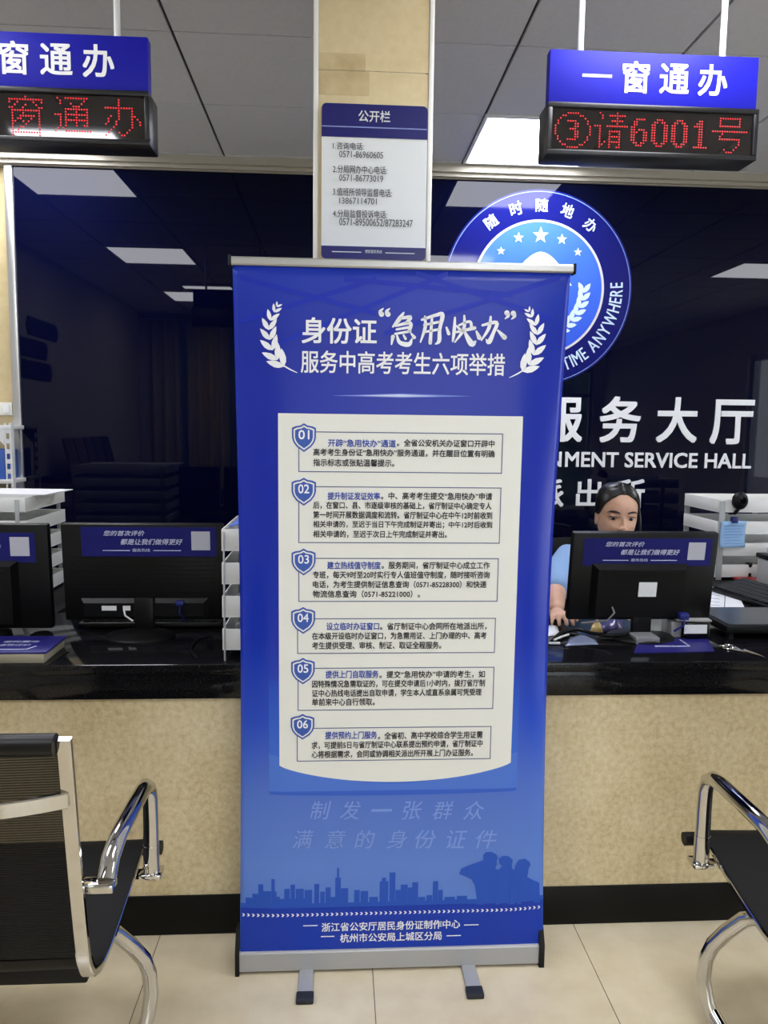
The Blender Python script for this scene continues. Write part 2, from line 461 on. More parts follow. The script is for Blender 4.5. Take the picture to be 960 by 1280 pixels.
# pillar: tiled, with pale corner trims
PX0, PX1, PY0, PY1 = -0.07, 0.244, 2.12, 2.45
mb = MB()
mb.use(M['pillar'])
zs = [0.801, 1.55, 2.372, ZC]
for a, b in zip(zs, zs[1:]): mb.box(PX0 + 0.014, PY0 + 0.003, a + 0.0015, PX1 - 0.014, PY1 - 0.003, b - 0.0015)
mb.use(M['grout']).box(PX0 + 0.02, PY0 + 0.005, 0.801, PX1 - 0.02, PY1 - 0.005, ZC)
mb.use(M['trim_white'])
for xx in (PX0, PX1 - 0.013):
    for yy in (PY0, PY1 - 0.013): mb.box(xx, yy, 0.801, xx + 0.013, yy + 0.013, ZC, bev=0.003)
pil = struct(mb, 'pillar')
mb = MB().use(M['pillar_stain'])
for (x0, y0, x1, y1) in ((398, 67, 457, 86), (398, 89, 462, 117)):
    a, b = atY(x0, y1, PY0), atY(x1, y0, PY0); mb.box(max(a.x, PX0 + 0.015), PY0 + 0.0022, a.z, b.x, PY0 + 0.004, b.z)
mb.build('stain', None, pil)

# ================================================================== CEILING LIGHTS
rows = [('nearest the glass wall', 3.445, 4.045), ('in the middle of the room', 1.54, 2.14), ('behind the waiting chairs', -0.4, 0.2), ('added towards the glazed rear wall', -2.3, -1.7)]  # last row: one unseen extra panel, added for more light from behind
cols = [('on the poster side', -1.778), ('in the middle column', 0.622), ('on the window side', 3.2)]
for rn, y0, y1 in rows:
    for cn, x0 in cols:
        if y0 < -2 and x0 != 0.622 or y0 < 0 and x0 > 3: continue
        lb = 'square white ceiling light panel %s, %s' % (cn, rn)
        if rn[0] == 'n' and x0 == 0.622: lb = 'glowing white square ceiling light panel above the round emblem, by the right hanging sign'
        t = empty('ceiling_light', (x0 + 0.3, (y0 + y1) / 2, ZC), lb, 'light', 'ceiling light panels')
        mb = MB()
        for a, b, c, d in ((0, 0, 0.6, 0.015), (0, 0.585, 0.6, 0.6), (0, 0.015, 0.015, 0.585), (0.585, 0.015, 0.6, 0.585)):
            mb.box(x0 + a, y0 + b, ZC - 0.008, x0 + c, y0 + d, ZC + 0.004)
        mb.build('frame', M['white_metal'], t)
        mb = MB(); mb.box(x0 + 0.015, y0 + 0.015, ZC - 0.005, x0 + 0.585, y0 + 0.585, ZC + 0.002); mb.build('diffuser', M['panel_light'], t)

t = empty('ceiling_light', (-1.255, 0.61, ZC), 'slim white ceiling light bar added so that its reflection crosses the red letters of the cut-off hanging sign', 'light')  # added lamp, only there to reflect in the left sign's glass
mb = MB(); mb.box(-1.49, 0.54, ZC - 0.03, -1.02, 0.68, ZC + 0.002, bev=0.004); mb.build('housing', M['white_metal'], t)
mb = MB(); mb.box(-1.48, 0.55, ZC - 0.034, -1.03, 0.67, ZC - 0.0295); mb.build('diffuser', M['panel_light'], t)

# ================================================================== NAVY GLASS WALL
GX0, GX1, GZ0, GZ1 = -1.655, 4.3, 0.25, 2.735
gw = empty('glass_wall_panel', (1.3, YW + 0.02, GZ0), 'large dark navy glass wall panel with round emblem and white lettering behind the counter', 'wall panel')
mb = MB(); mb.box(GX0 + 0.02, YW, GZ0, GX1, YW + 0.03, GZ1 - 0.004); mb.build('glass', M['navy_glass'], gw)
mb = MB(); mb.box(GX0 - 0.02, YW - 0.015, GZ0 - 0.02, GX0 + 0.02, YW + 0.05, GZ1 + 0.0, bev=0.004); mb.build('frame_rail', M['alu'], gw)
mb = MB(); mb.box(GX0 + 0.02, YW - 0.012, GZ1 - 0.004, GX1, YW + 0.05, GZ1 + 0.004); mb.build('frame_rail', M['trim_cream'], gw)

def wallpt(x, z, h=0.0): return Vector((x, YW - 0.002 - h, z))
def wbox(x0, y0, x1, y1):          # picture box -> box on the wall
    a, b = atY(x0, y1, YW), atY(x1, y0, YW); return (a.x, a.z, b.x, b.z)
# big characters  (the first is partly behind the banner)
a = atY(708, 553, YW); b = atY(944, 499, YW)
H4 = b.z - a.z
def wall_char(ch, cx, z0, wd, ht, th=0.006, bold=0.022):
    m = MB(); put_text(m, ch, (cx - wd / 2, z0, cx + wd / 2, z0 + ht), wallpt, bold, 4, thick=th)
    m.build('character', M['acrylic'], gw, smooth=0)
for ch, x0, x1, y0, y1 in (('服', 676, 729, 497, 552), ('务', 748, 802, 496, 553), ('大', 819, 873, 497, 553), ('厅', 886, 943, 500, 555)):
    q = wbox(x0, y0, x1, y1); wall_char(ch, (q[0] + q[2]) / 2, q[1], q[2] - q[0], q[3] - q[1])
m = MB(); q = wbox(697.5, 566, 939, 585); Lz = q[1] 
v, f, hw = glyphs('MENT SERVICE HALL', 0.02, 3)
put_text(m, 'MENT SERVICE HALL', (atY(706, 576, YW).x, Lz + 0.006, q[2], q[3] - 0.004), wallpt, 0.02, 3, thick=0.005)
nb = glyphs('GOVERN', 0.02, 3)[2]; kx = (q[2] - atY(706, 576, YW).x) / hw[0]
xr = atY(706, 576, YW).x - 0.02
put_text(m, 'GOVERN', (xr - nb[0] * kx, Lz + 0.006, xr, q[3] - 0.004), wallpt, 0.02, 3, thick=0.005)
m.build('lettering', M['acrylic'], gw, smooth=0)
for ch, x0, x1, y0, y1 in (('派', 666, 705, 599, 634), ('出', 719, 753, 599, 634), ('所', 768, 806, 599, 635)):
    q = wbox(x0, y0, x1, y1); wall_char(ch, (q[0] + q[2]) / 2, q[1], q[2] - q[0], q[3] - q[1])

# emblem
EX, EZ, ER = 1.05, 2.19, 0.505
M['emb_disc'] = grad_mat('emblem_disc', [(0, (52, 88, 210)), (0.55, (64, 106, 220)), (1, (72, 118, 224))], 'Z', EZ - 0.35 - GZ0, EZ + 0.35 - GZ0, 0.08, 0.25)
def disc(mb, r0, r1, h0, h1, n=96):
    for i in range(n):
        a, b = 2 * PI * i / n, 2 * PI * (i + 1) / n
        p = lambda r, t, h: wallpt(EX + r * math.cos(t), EZ + r * math.sin(t), h)
        V = [mb.bm.verts.new(p(r, t, h)) for h in (h0, h1) for r, t in ((r0, a), (r1, a), (r1, b), (r0, b))]
        for q in ((4, 5, 6, 7), (1, 2, 6, 5), (0, 4, 7, 3), (3, 2, 1, 0)): mb._f([V[k] for k in q])
    bmesh.ops.remove_doubles(mb.bm, verts=mb.bm.verts, dist=1e-6)
m = MB(); disc(m, 0.352, ER, 0, 0.002); emb = m.build('emblem', M['emb_ring'], gw, smooth=30)
m = MB(); disc(m, 0.492, 0.496, 0.002, 0.003); m.build('outline_ring', M['emb_line'], emb, smooth=30)
m = MB(); disc(m, 0.34, 0.352, 0.0, 0.004); m.build('border_ring', M['emb_gold'], emb, smooth=30)
m = MB(); disc(m, 0.0005, 0.34, 0, 0.0025); m.build('disc', M['emb_disc'], emb, smooth=30)
def emb_at(px, py, h=0.003): p = atY(px, py, YW); return p.x, p.z
def star(mb, cx, cz, r, fn, h0, h1):
    pts = [(cx + (r if i % 2 == 0 else r * 0.42) * math.sin(PI * i / 5), cz + (r if i % 2 == 0 else r * 0.42) * math.cos(PI * i / 5)) for i in range(10)]
    mb.prism(pts, fn, h0, h1)
for px, py, r in ((675.5, 294.5, 0.044), (648, 297.5, 0.029), (702, 299.5, 0.029), (626, 314, 0.023), (722, 315.5, 0.023)):
    m = MB(); cx, cz = emb_at(px, py); star(m, cx, cz, r, wallpt, 0.0025, 0.005); m.build('star', M['emb_star'], emb, smooth=0)
m = MB(); cx, cz = emb_at(676, 315)
pts = [(cx + 0.17 * t, cz - 0.17 * (abs(t) ** 1.8) * (1 if abs(t) < 1 else 1)) for t in np.linspace(-1, 1, 25)]
m.prism(pts, wallpt, 0.0025, 0.0045); m.build('dome', M['emb_white'], emb, smooth=0)
def leaf(mb, x, y, ang, ln, wd, fn, *h):
    ca, sa = math.cos(ang), math.sin(ang)
    out = []
    for t, s_ in [(0, 0), (.25, .42), (.55, .5), (.8, .3), (1, 0), (.8, -.3), (.55, -.5), (.25, -.42)]:
        a, b = t * ln, s_ * wd; out.append((x + a * ca - b * sa, y + a * sa + b * ca))
    if h: mb.prism(out, fn, *h)
    else: mb._f([mb.bm.verts.new(fn(*p)) for p in out])
for sgn in (1, -1):
    m = MB()
    for i in range(7):
        t = math.radians(-4 - 9.5 * i); r = 0.243
        cx, cz = EX + sgn * r * math.cos(t), EZ + r * math.sin(t)
        d = t + PI / 2
        for da in (0.55, -0.55):
            an = d + da; an = an if sgn > 0 else PI - an
            leaf(m, cx, cz, an, 0.062, 0.026, wallpt, 0.0025, 0.004)
    m.build('laurel', M['emb_star'], emb, smooth=0)
def ring_text(body, r, ang, wd, ht, flip, bold):
    """one glyph centred on the ring at angle ang; flip: tops point to the centre"""
    m = MB(); ca, sa = math.cos(ang), math.sin(ang)
    ox, oz = (ca, sa) if not flip else (-ca, -sa)            # up direction of the glyph
    rx, rz = oz, -ox
    def fn(a, b, h): return wallpt(EX + r * ca + a * rx + b * ox, EZ + r * sa + a * rz + b * oz, h)
    put_text(m, body, (-wd / 2, -ht / 2, wd / 2, ht / 2), lambda a, b, h: fn(a, b, h + 0.002), bold, 3, thick=0.003)
    return m
for ch, px, py in (('随', 614, 278), ('时', 645, 262), ('随', 677, 257), ('地', 709, 264), ('办', 737, 283)):
    p = atY(px, py, YW); ring_text(ch, 0.425, math.atan2(p.z - EZ, p.x - EX), 0.066, 0.068, False, 0.015).build('character', M['emb_star'], emb, smooth=0)
s_ = 'ANY TIME ANYWHERE'
adv = [glyphs(c, 0.01)[2][0] + 0.13 if c != ' ' else 0.32 for c in s_]
tot = sum(adv); a0 = math.radians(-94); a1 = math.radians(6); acc = 0
m = MB()
for c, ad in zip(s_, adv):
    if c != ' ':
        an = a0 + (a1 - a0) * (acc + ad / 2) / tot
        k = (a1 - a0) * 0.42 / tot
        ca, sa = math.cos(an), math.sin(an); ox, oz = -ca, -sa; rx, rz = oz, -ox
        wd = glyphs(c, 0.01)[2][0] * k
        put_text(m, c, (-wd / 2, -0.034, wd / 2, 0.034), lambda a, b, h: wallpt(EX + 0.42 * ca + a * rx + b * ox, EZ + 0.42 * sa + a * rz + b * oz, h + 0.002), 0.01, 3, thick=0.003)
    acc += ad
m.build('lettering', M['emb_star'], emb, smooth=0)

# ================================================================== SERVICE COUNTER
CT, CY = 0.80, 2.08
ctr = empty('service_counter', (1.0, 2.2, 0), 'long service counter with black granite top, cream stone front and black kick board', 'counter')
CX0, CX1 = XL + 0.01, XR - 0.01
mb = MB(); mb.box(CX0, CY, CT - 0.03, CX1, 2.68, CT, bev=0.004); mb.build('countertop', M['granite'], ctr)
mb = MB(); mb.box(CX0, CY + 0.008, 0.70, CX1, CY + 0.05, CT - 0.03, bev=0.002); mb.build('apron', M['granite'], ctr)
mb = MB(); mb.box(CX0, 2.1, 0.118, CX1, 2.18, 0.70); mb.build('front_panel', M['stone'], ctr)
mb = MB(); mb.box(CX0, 2.095, 0.0, CX1, 2.17, 0.118, bev=0.002); mb.build('kick_board', M['kick'], ctr)
def side_desk(x0, x1, y0, y1, label):
    t = empty('side_desk', ((x0 + x1) / 2, (y0 + y1) / 2, 0), label, 'desk')
    mb = MB(); mb.box(x0, y0, CT - 0.035, x1, y1, CT, bev=0.003); mb.build('desk_top', M['black_plastic'], t)
    for xx in (x0 + 0.03, x1 - 0.06):
        mb = MB(); mb.box(xx, y0 + 0.05, 0, xx + 0.03, y1 - 0.03, CT - 0.035); mb.build('side_panel', M['black_matte'], t)
    mb = MB(); mb.box(x0 + 0.06, y1 - 0.07, 0.3, x1 - 0.06, y1 - 0.05, CT - 0.035); mb.build('back_panel', M['black_matte'], t)
side_desk(1.36, 2.7, 2.684, 3.75, 'black side desk behind the counter under the white tray rack and keyboard')
side_desk(-2.3, -0.97, 2.684, 3.35, 'black side desk behind the counter on the side with two empty monitors')

# ================================================================== HANGING SIGNS
LED = {
 '3': ".....#####..... ...##.....##... ..#.........#.. .#...####....#. .#......##...#. #.......##....# #.....###.....# #.......##....# #.......##....# .#......##...#. .#...####....#. ..#.........#.. ...##.....##... .....#####.....",
 '窗': ".......#....... .#############. .#..#.....#..#. ...#...#...#... .##...#.....##. ..###########.. ..#...#.....#.. ..#..######.#.. ..#.##...#..#.. ..##..#.#...#.. ..#....#....#.. ..#..##.....#.. ..#.#.......#.. ..###########.. ..#.........#..",
 '通': ".#..#########.. ..#........#... ..#...#...#.... .......###..... ....#########.. ....#...#...#.. ###.#########.. ..#.#...#...#.. ..#.#########.. ..#.#...#...#.. ..#.#...#..##.. .#.#........... #...##########.",
 '办': "......#........ ......#........ ......#........ .###########... ......#....#... ......#....#... ...#..#....##.. ..#...#....#.#. ..#..#.....#..# .#...#.....#..# ....#......#... ...#......#.... ..#...#..#..... .#.....##......",
 '一': "............... ............... ............... ............... ............... ............... ............... ##############.",
 '请': "..#......#..... ...#..#######.. ...#.....#..... .......#####... .........#..... ###..#########. ..#............ ..#...#####.... ..#...#...#.... ..#...#####.... ..#...#...#.... ..#.#.#####.... ..##..#...#.... ..#...#..##....",
 '号': "...#########... ...#.......#... ...#.......#... ...#########... ............... ############### ....#.......... ...#........... ...#########... ...........#... ...........#... ..........#.... .....#...#..... ......###......",
 '6': "..####. .##.... .##.... ##..... ##.###. ###..## ##...## ##...## ##...## .##.##. ..###..",
 '0': "..###.. .##.##. ##...## ##...## ##...## ##...## ##...## ##...## ##...## .##.##. ..###..",
 '1': "...##.. ..###.. .####.. ...##.. ...##.. ...##.. ...##.. ...##.. ...##.. ...##.. .######",
}
def hanging_sign(x0, x1, dots, text, tbox, label, rods, pitch, start, dz=0.0):
    """x0..x1: width in the world; dots: list of LED characters"""
    Y = 2.2
    zt, zm, zb = 2.483 + dz, 2.346 + dz, 2.205 + dz
    tbox = (tbox[0], tbox[1] + dz, tbox[2], tbox[3] + dz)
    t = empty('hanging_sign', ((x0 + x1) / 2, Y, zb), label, 'sign')
    mb = MB(); mb.box(x0 + 0.004, Y, zm, x1 - 0.004, Y + 0.035, zt, bev=0.002); board = mb.build('name_board', M['sign_blue'], t)
    mb = MB(); 
    adv = (tbox[2] - tbox[0]) / 3.76
    for k, ch in enumerate(text):
        cx = tbox[0] + adv * (0.38 + k); g = glyphs(ch, 0, 4)[2] * adv * 0.76 / 0.92; cz = (tbox[1] + tbox[3]) / 2
        put_text(mb, ch, (cx - g[0] / 2, cz - g[1] / 2, cx + g[0] / 2, cz + g[1] / 2), lambda a, b: Vector((a, Y - 0.0012, b)), 0.02, 4)
    mb.build('lettering', M['sign_white'], board, smooth=0)
    # LED box with bevelled black frame
    mb = MB(); d = 0.085; fr = 0.014
    mb.box(x0, Y - 0.002, zb, x1, Y + d, zm - 0.003, bev=0.004)
    box = mb.build('led_box', M['led_frame'], t)
    mb = MB()
    for a, b, c, e in ((x0, zb, x1, zb + fr), (x0, zm - fr - 0.003, x1, zm - 0.003), (x0, zb + fr, x0 + fr, zm - fr - 0.003), (x1 - fr, zb + fr, x1, zm - fr - 0.003)):
        mb.box(a, Y - 0.012, b, c, Y - 0.001, e, bev=0.003)
    mb.build('bezel', M['led_frame'], box)
    mb = MB(); mb.box(x0 + fr, Y - 0.005, zb + fr, x1 - fr, Y - 0.0025, zm - fr - 0.003); scr = mb.build('screen', M['led_glass'], box)
    X = start; zt2 = zm - fr - 0.003 - 0.006
    for key, wcols, drop in dots:
        mb = MB()
        for r, row in enumerate(LED[key].split()):
            for c, ch in enumerate(row):
                if ch == '#':
                    xx, zz = X + (c + 0.5) * pitch, zt2 - (r + 0.5 + drop) * pitch
                    if xx < x0 + fr + 0.003 or xx > x1 - fr - 0.003: continue
                    ctr_ = mb.bm.verts.new((xx, Y - 0.0078, zz)); rr = pitch * 0.36
                    ring = [mb.bm.verts.new((xx + rr * math.cos(PI * k / 3), Y - 0.0055, zz + rr * math.sin(PI * k / 3))) for k in range(6)]
                    for k in range(6): mb._f([ctr_, ring[(k + 1) % 6], ring[k]])
        X += wcols * pitch
        if len(mb.bm.faces): mb.build('led_character', M['led_red'], scr, smooth=0)
        else: mb.bm.free()
    for rx in rods:
        mb = MB(); mb.cyl((rx, Y + 0.017, zt - 0.003), (rx, Y + 0.017, ZC + 0.001), 0.0085, n=14); mb.build('rod', M['white_metal'], t)
    return t
RX0, RX1 = 0.567, 1.163
pit = (RX1 - RX0 - 0.03) / 82
def on22(px, py): return atY(px, py, 2.2)
a, b = on22(727, 115), on22(910, 84)
hanging_sign(RX0, RX1, [('3', 16, 0.5), ('请', 15, 0), ('6', 8.4, 2), ('0', 8.2, 2), ('0', 8.2, 2), ('1', 8.6, 2), ('号', 16, 0.5)], '一窗通办', (a.x, 2.374, b.x, 2.374 + (b.x - a.x) * 0.212),
             'hanging blue and black counter sign with red queue call number 6001', (on22(729, 30).x, on22(908, 40).x), pit, RX0 + 0.021)
LX1 = -0.506; LX0 = LX1 - (RX1 - RX0)
e = on22(143, 80)
hanging_sign(LX0, LX1, [('一', 18.5, 0), ('窗', 18, 0), ('通', 18, 0), ('办', 16, 0)], '一窗通办', (e.x - (b.x - a.x), 2.374, e.x, 2.374 + (b.x - a.x) * 0.212),
             'hanging blue and black counter sign with red words and no number, cut by the frame', (on22(144, 20).x, LX0 + 0.1), pit, LX1 - 0.016 - 70.5 * pit, -0.013)

# ================================================================== NOTICE BOARD on the pillar
nx0, nx1, nz0, nz1 = -0.048, 0.229, 1.893, 2.286
nb_ = empty('notice_board', (0.09, PY0, nz0), 'white and blue information notice board mounted on the cream pillar', 'notice board')
def rrect(x0, z0, x1, z1, r, n=6):
    P = []
    for cx, cz, a0 in ((x1 - r, z1 - r, 0), (x0 + r, z1 - r, PI / 2), (x0 + r, z0 + r, PI), (x1 - r, z0 + r, 3 * PI / 2)):
        for k in range(n + 1): P.append((cx + r * math.cos(a0 + PI / 2 * k / n), cz + r * math.sin(a0 + PI / 2 * k / n)))
    return P
npt = lambda x, z, h=0.0: Vector((x, PY0 - h, z))
mb = MB(); mb.prism(rrect(nx0, nz0, nx1, nz1, 0.013), npt, 0.0, 0.008); mb.build('board', M['notice_white'], nb_)
mb = MB(); mb.prism([p for p in rrect(nx0, nz0, nx1, nz1, 0.013) if p[1] > nz1 - 0.02] + [(nx0, 2.203), (nx1, 2.203)], npt, 0.0082, 0.0092); hd = mb.build('header_band', M['notice_blue'], nb_)
mb = MB(); mb.prism([(nx0, nz0 + 0.034), (nx0, nz0 + 0.013)] + [p for p in rrect(nx0, nz0, nx1, nz1, 0.013) if p[1] < nz0 + 0.012] + [(nx1, nz0 + 0.013), (nx1, nz0 + 0.034)], npt, 0.0082, 0.0092); ft = mb.build('footer_band', M['notice_blue'], nb_)
def pil_px(px, py): p = atY(px, py, PY0 - 0.01); return p.x, p.z
def ntext(body, x0, y0, x1, y1, m, par, name='lettering', bold=0.0):
    mb = MB(); a = pil_px(x0, y1); b = pil_px(x1, y0)
    put_text(mb, body, (a[0], a[1], b[0], b[1]), lambda u, v: npt(u, v, 0.0099), bold, 3); return mb.build(name, m, par, smooth=0)
ntext('公开栏', 448, 139, 488, 152, M['notice_white'], hd, bold=0.012)
mb = MB(); zz = pil_px(468, 159.5)[1]; mb.box(nx0 + 0.001, PY0 - 0.0098, zz - 0.0012, nx1 - 0.001, PY0 - 0.009, zz + 0.0012); mb.build('line', mat('notice_line', (140, 150, 205), 0.4), hd)
for k, (h_, n_, y, xe, xn) in enumerate((('1.咨询电话:', '0571-86960605', 178.5, 455, 479), ('2.分局网办中心电话:', '0571-86773019', 208, 484, 479), ('3.值班所领导监督电话:', '13867114701', 236.5, 490, 471), ('4.分局监督投诉电话:', '0571-89500652/87283247', 263.5, 484, 516))):
    ntext(h_, 416, y, xe, y + 8, M['ink'], nb_, bold=0.008)
    ntext(n_, 424, y + 11.5, xn, y + 18, M['ink_grey'], nb_, bold=0.006)
fz = nz0 + 0.019
mb = MB(); mb.box(-0.02, PY0 - 0.0099, fz - 0.001, 0.058, PY0 - 0.009, fz + 0.001); mb.build('line', M['notice_white'], ft)
mb = MB(); mb.box(0.122, PY0 - 0.0099, fz - 0.001, 0.2, PY0 - 0.009, fz + 0.001); mb.build('line', M['notice_white'], ft)
mb = MB(); put_text(mb, '便民服务热线', (0.068, fz - 0.002, 0.113, fz + 0.007), lambda u, v: npt(u, v, 0.0099), 0.0, 2); mb.build('lettering', M['notice_white'], ft, smooth=0)

# ================================================================== ROLL-UP BANNER
BB = Vector((0, 1.932, 0.06)); BT = Vector((0, 1.902, 1.835))
BH = (BT - BB).length; BU = (BT - BB).normalized(); BN = BU.cross(Vector((1, 0, 0)))      # BN points away from the camera
SC, SH = 0.155, 0.408                                         # sheet centre and half width
bn = empty('roll_up_banner', (SC, 1.93, 0), 'tall blue roll-up banner stand in front of the service counter', 'banner')
def surf(s, t, off=0.0):
    """point on the sheet: s across, t up, edges curling gently backwards half way up"""
    th = (0.62 if s > SC else 0.5) * math.sin(PI * min(max(t / BH, 0), 1)) ** 0.8
    e = abs(s - SC) - (SH - 0.13); sg = 1 if s > SC else -1
    dx = dy = 0.0
    nx_, ny_ = 0.0, 1.0
    if e > 0:
        q = th * e / 0.13
        dx = e - (math.sin(q) / th * 0.13 if th > 1e-4 else e)
        dy = ((1 - math.cos(q)) / th * 0.13 if th > 1e-4 else 0)
        nx_, ny_ = math.sin(q), math.cos(q)
    p = BB + BU * t; p.x = s - sg * dx
    nv = Vector((-sg * nx_, 0, 0)) + BN * ny_
    return p + BN * dy - nv * off
_nrm = BU.cross(Vector((1, 0, 0)))
def st(px, py):
    r = ray(px, py); d = (BB - CAMP).dot(_nrm) / r.dot(_nrm); p = CAMP + r * d
    return p.x, (p - BB).dot(BU)
O1, O2, O3, O4, O5 = 0.0012, 0.0018, 0.0024, 0.003, 0.0036
# the sheet with its printed background gradient (object Z runs up the banner)
fr_ = lambda y: st(480, y)[1] / BH
M['ban_bg'] = grad_mat('banner_print', [(0.0, (90, 130, 214)), (fr_(1080), (92, 130, 214)), (fr_(990), (78, 114, 206)), (fr_(900), (40, 76, 196)), (fr_(800), (12, 46, 174)), (fr_(600), (3, 36, 165)), (fr_(420), (3, 36, 162)), (1.0, (14, 50, 180))], 'Z', 0.06, 1.835, 0.32, 0.45)
mb = MB(); mb.grid(lambda u, v: surf(SC - SH + 2 * SH * u, BH * v), 64, 60)
sheet = mb.build('banner_sheet', M['ban_bg'], bn, recalc=False)
so = sheet.modifiers.new('thickness', 'SOLIDIFY'); so.thickness = 0.0008; so.offset = -1
def layer(name, m, fn, nu, nv, off):
    mb = MB(); mb.grid(lambda u, v: surf(*fn(u, v), off), nu, nv); return mb.build(name, m, sheet, recalc=False)
def bquad(x0, y0, x1, y1):
    """picture corners (left top, right top...) to a straight rectangle on the sheet"""
    a = st(x0, y1); b = st(x1, y1); c = st(x0, y0); d = st(x1, y0)
    return ((a[0] + c[0]) / 2, (a[1] + b[1]) / 2, (b[0] + d[0]) / 2, (c[1] + d[1]) / 2)
def sp(off): return lambda a, b: surf(a, b, off)
def spx(off): return lambda px, py: surf(*st(px, py), off)
def btext(mb, body, x0, y0, x1, y1, off=O3, bold=0.0, res=2, shear=0.0):
    put_text(mb, body, bquad(x0, y0, x1, y1), sp(off), bold, res, shear)
# faint diagonal pattern near the top
mb = MB()
for k, (xa, ya, xb, yb) in enumerate(((300, 405, 470, 352), (330, 440, 560, 345), (430, 352, 640, 372), (480, 420, 700, 350), (300, 350, 470, 395), (520, 345, 690, 402))):
    P0, P1 = st(xa, ya), st(xb, yb)
    for i in range(16):
        q = [(P0[0] + (P1[0] - P0[0]) * t, P0[1] + (P1[1] - P0[1]) * t) for t in (i / 16, (i + 1) / 16)]
        mb._f([mb.bm.verts.new(surf(*c, 0.0006 + 0.0001 * k)) for c in ((q[0][0], q[0][1]), (q[1][0], q[1][1]), (q[1][0], q[1][1] + 0.012), (q[0][0], q[0][1] + 0.012))])
mb.build('pattern', mat('banner_pattern', (18, 44, 180), 0.38, spec=0.3), sheet, smooth=0)
# lower blue panel behind the paper
lx0, ly0, lx1, ly1 = bquad(336, 850, 648, 991)
M['ban_panel'] = grad_mat('banner_panel', [(0, (52, 96, 204)), (0.35, (60, 108, 212)), (1, (38, 78, 192))], 'Z', 0.06 + ly0, 0.06 + ly1, 0.4, 0.3)
mb = MB(); mb.grid(lambda u, v: surf(lx0 + (lx1 - lx0) * u, ly0 - 0.006 * (1 - v) * (1 - (2 * u - 1) ** 2) * 1.0 + (ly1 - ly0) * v, 0.0008), 40, 8); mb.build('lower_panel', M['ban_panel'], sheet, recalc=False)
# paper with curved foot
px0, pt0 = st(349, 957); px1, _ = st(640, 957); pxt0, ptt = st(348, 517); pxt1, _2 = st(652, 520)
pl, pr, ptop = (px0 + pxt0) / 2, (px1 + pxt1) / 2, (ptt + _2) / 2
dip = pt0 - st(495, 977)[1]
mb = MB(); mb.grid(lambda u, v: surf(pl + (pr - pl) * u, (pt0 - dip * (1 - (2 * u - 1) ** 2) ** 0.8 if v == 0 else pt0 - dip * (1 - (2 * u - 1) ** 2) ** 0.8 + (ptop - pt0 + dip * (1 - (2 * u - 1) ** 2) ** 0.8) * v), O1), 60, 6); mb.build('paper_field', M['paper'], sheet, recalc=False)
# wave edge: blue band that sweeps under the paper to both sides
mb = MB(); wl, wr = lx0, lx1
wf = lambda s: pt0 + 0.028 * abs((s - (pl + pr) / 2) / ((pr - pl) / 2)) ** 2.2 - dip * max(0, 1 - ((s - (pl + pr) / 2) / ((pr - pl) / 2)) ** 2) ** 0.8
mb.grid(lambda u, v: surf(wl + (wr - wl) * u, ly0 + 0.008 + (wf(wl + (wr - wl) * u) - 0.004 - ly0 - 0.008) * v, 0.001), 60, 3); mb.build('wave_band', mat('banner_wave', (70, 116, 214), 0.4), sheet, recalc=False)

# title
mb = MB(); btext(mb, '身份证', 377, 397.5, 471, 430, O2, 0.02, 4); mb.build('title', M['ban_white'], sheet, smooth=0)
mb = MB()
def bz(x, y): return (470 + x / 4.364, 370 + y / 4.364)
def brush(mb, strokes):
    for s_ in strokes: stroke(mb, [(*bz(x, y), wd / 4.364 * 1.35) for x, y, wd in s_], spx(O2))
brush(mb, [[(150, 92, 8), (128, 125, 18), (92, 168, 8)], [(128, 124, 10), (188, 116, 16), (162, 148, 10)], [(108, 163, 10), (186, 148, 15), (180, 192, 14)], [(112, 183, 9), (178, 171, 11)], [(104, 207, 9), (186, 193, 11)], [(92, 222, 16), (84, 264, 6)], [(114, 216, 8), (130, 254, 16), (178, 264, 19), (196, 234, 6)], [(150, 214, 8), (161, 234, 11)], [(190, 203, 6), (208, 226, 15)]])
brush(mb, [[(266, 112, 8), (268, 170, 14), (242, 252, 6)], [(250, 130, 10), (330, 104, 14), (362, 104, 18), (347, 180, 14), (344, 244, 16), (324, 262, 6)], [(262, 158, 9), (345, 142, 11)], [(262, 197, 9), (340, 183, 11)], [(305, 116, 10), (295, 256, 15)]])
brush(mb, [[(384, 172, 8), (396, 206, 14)], [(430, 118, 8), (426, 190, 14), (418, 248, 8)], [(438, 162, 6), (456, 182, 12)], [(452, 160, 8), (510, 140, 12), (520, 172, 12)], [(440, 197, 10), (537, 175, 15)], [(481, 108, 8), (478, 180, 14), (430, 252, 6)], [(482, 196, 10), (520, 260, 25), (542, 248, 8)]])
brush(mb, [[(580, 160, 10), (657, 145, 15), (640, 200, 14), (615, 252, 19), (600, 236, 4)], [(625, 114, 9), (615, 175, 14), (574, 242, 6)], [(547, 193, 8), (563, 228, 19)], [(664, 188, 8), (700, 226, 21)]])
for (x, y, k) in ((30, 88, 1), (65, 88, 1), (713, 105, -1), (748, 107, -1)):                      # quotation marks
    brush(mb, [[(x, y + 12 * k, 22), (x - 6 * k, y - 4 * k, 14), (x + 10 * k, y - 20 * k, 4)]])
mb.build('brush_title', M['ban_white'], sheet, smooth=0)
mb = MB(); btext(mb, '服务中高考考生六项举措', 376, 440, 631, 468, O2, 0.012, 4); mb.build('subtitle', M['ban_white'], sheet, smooth=0)
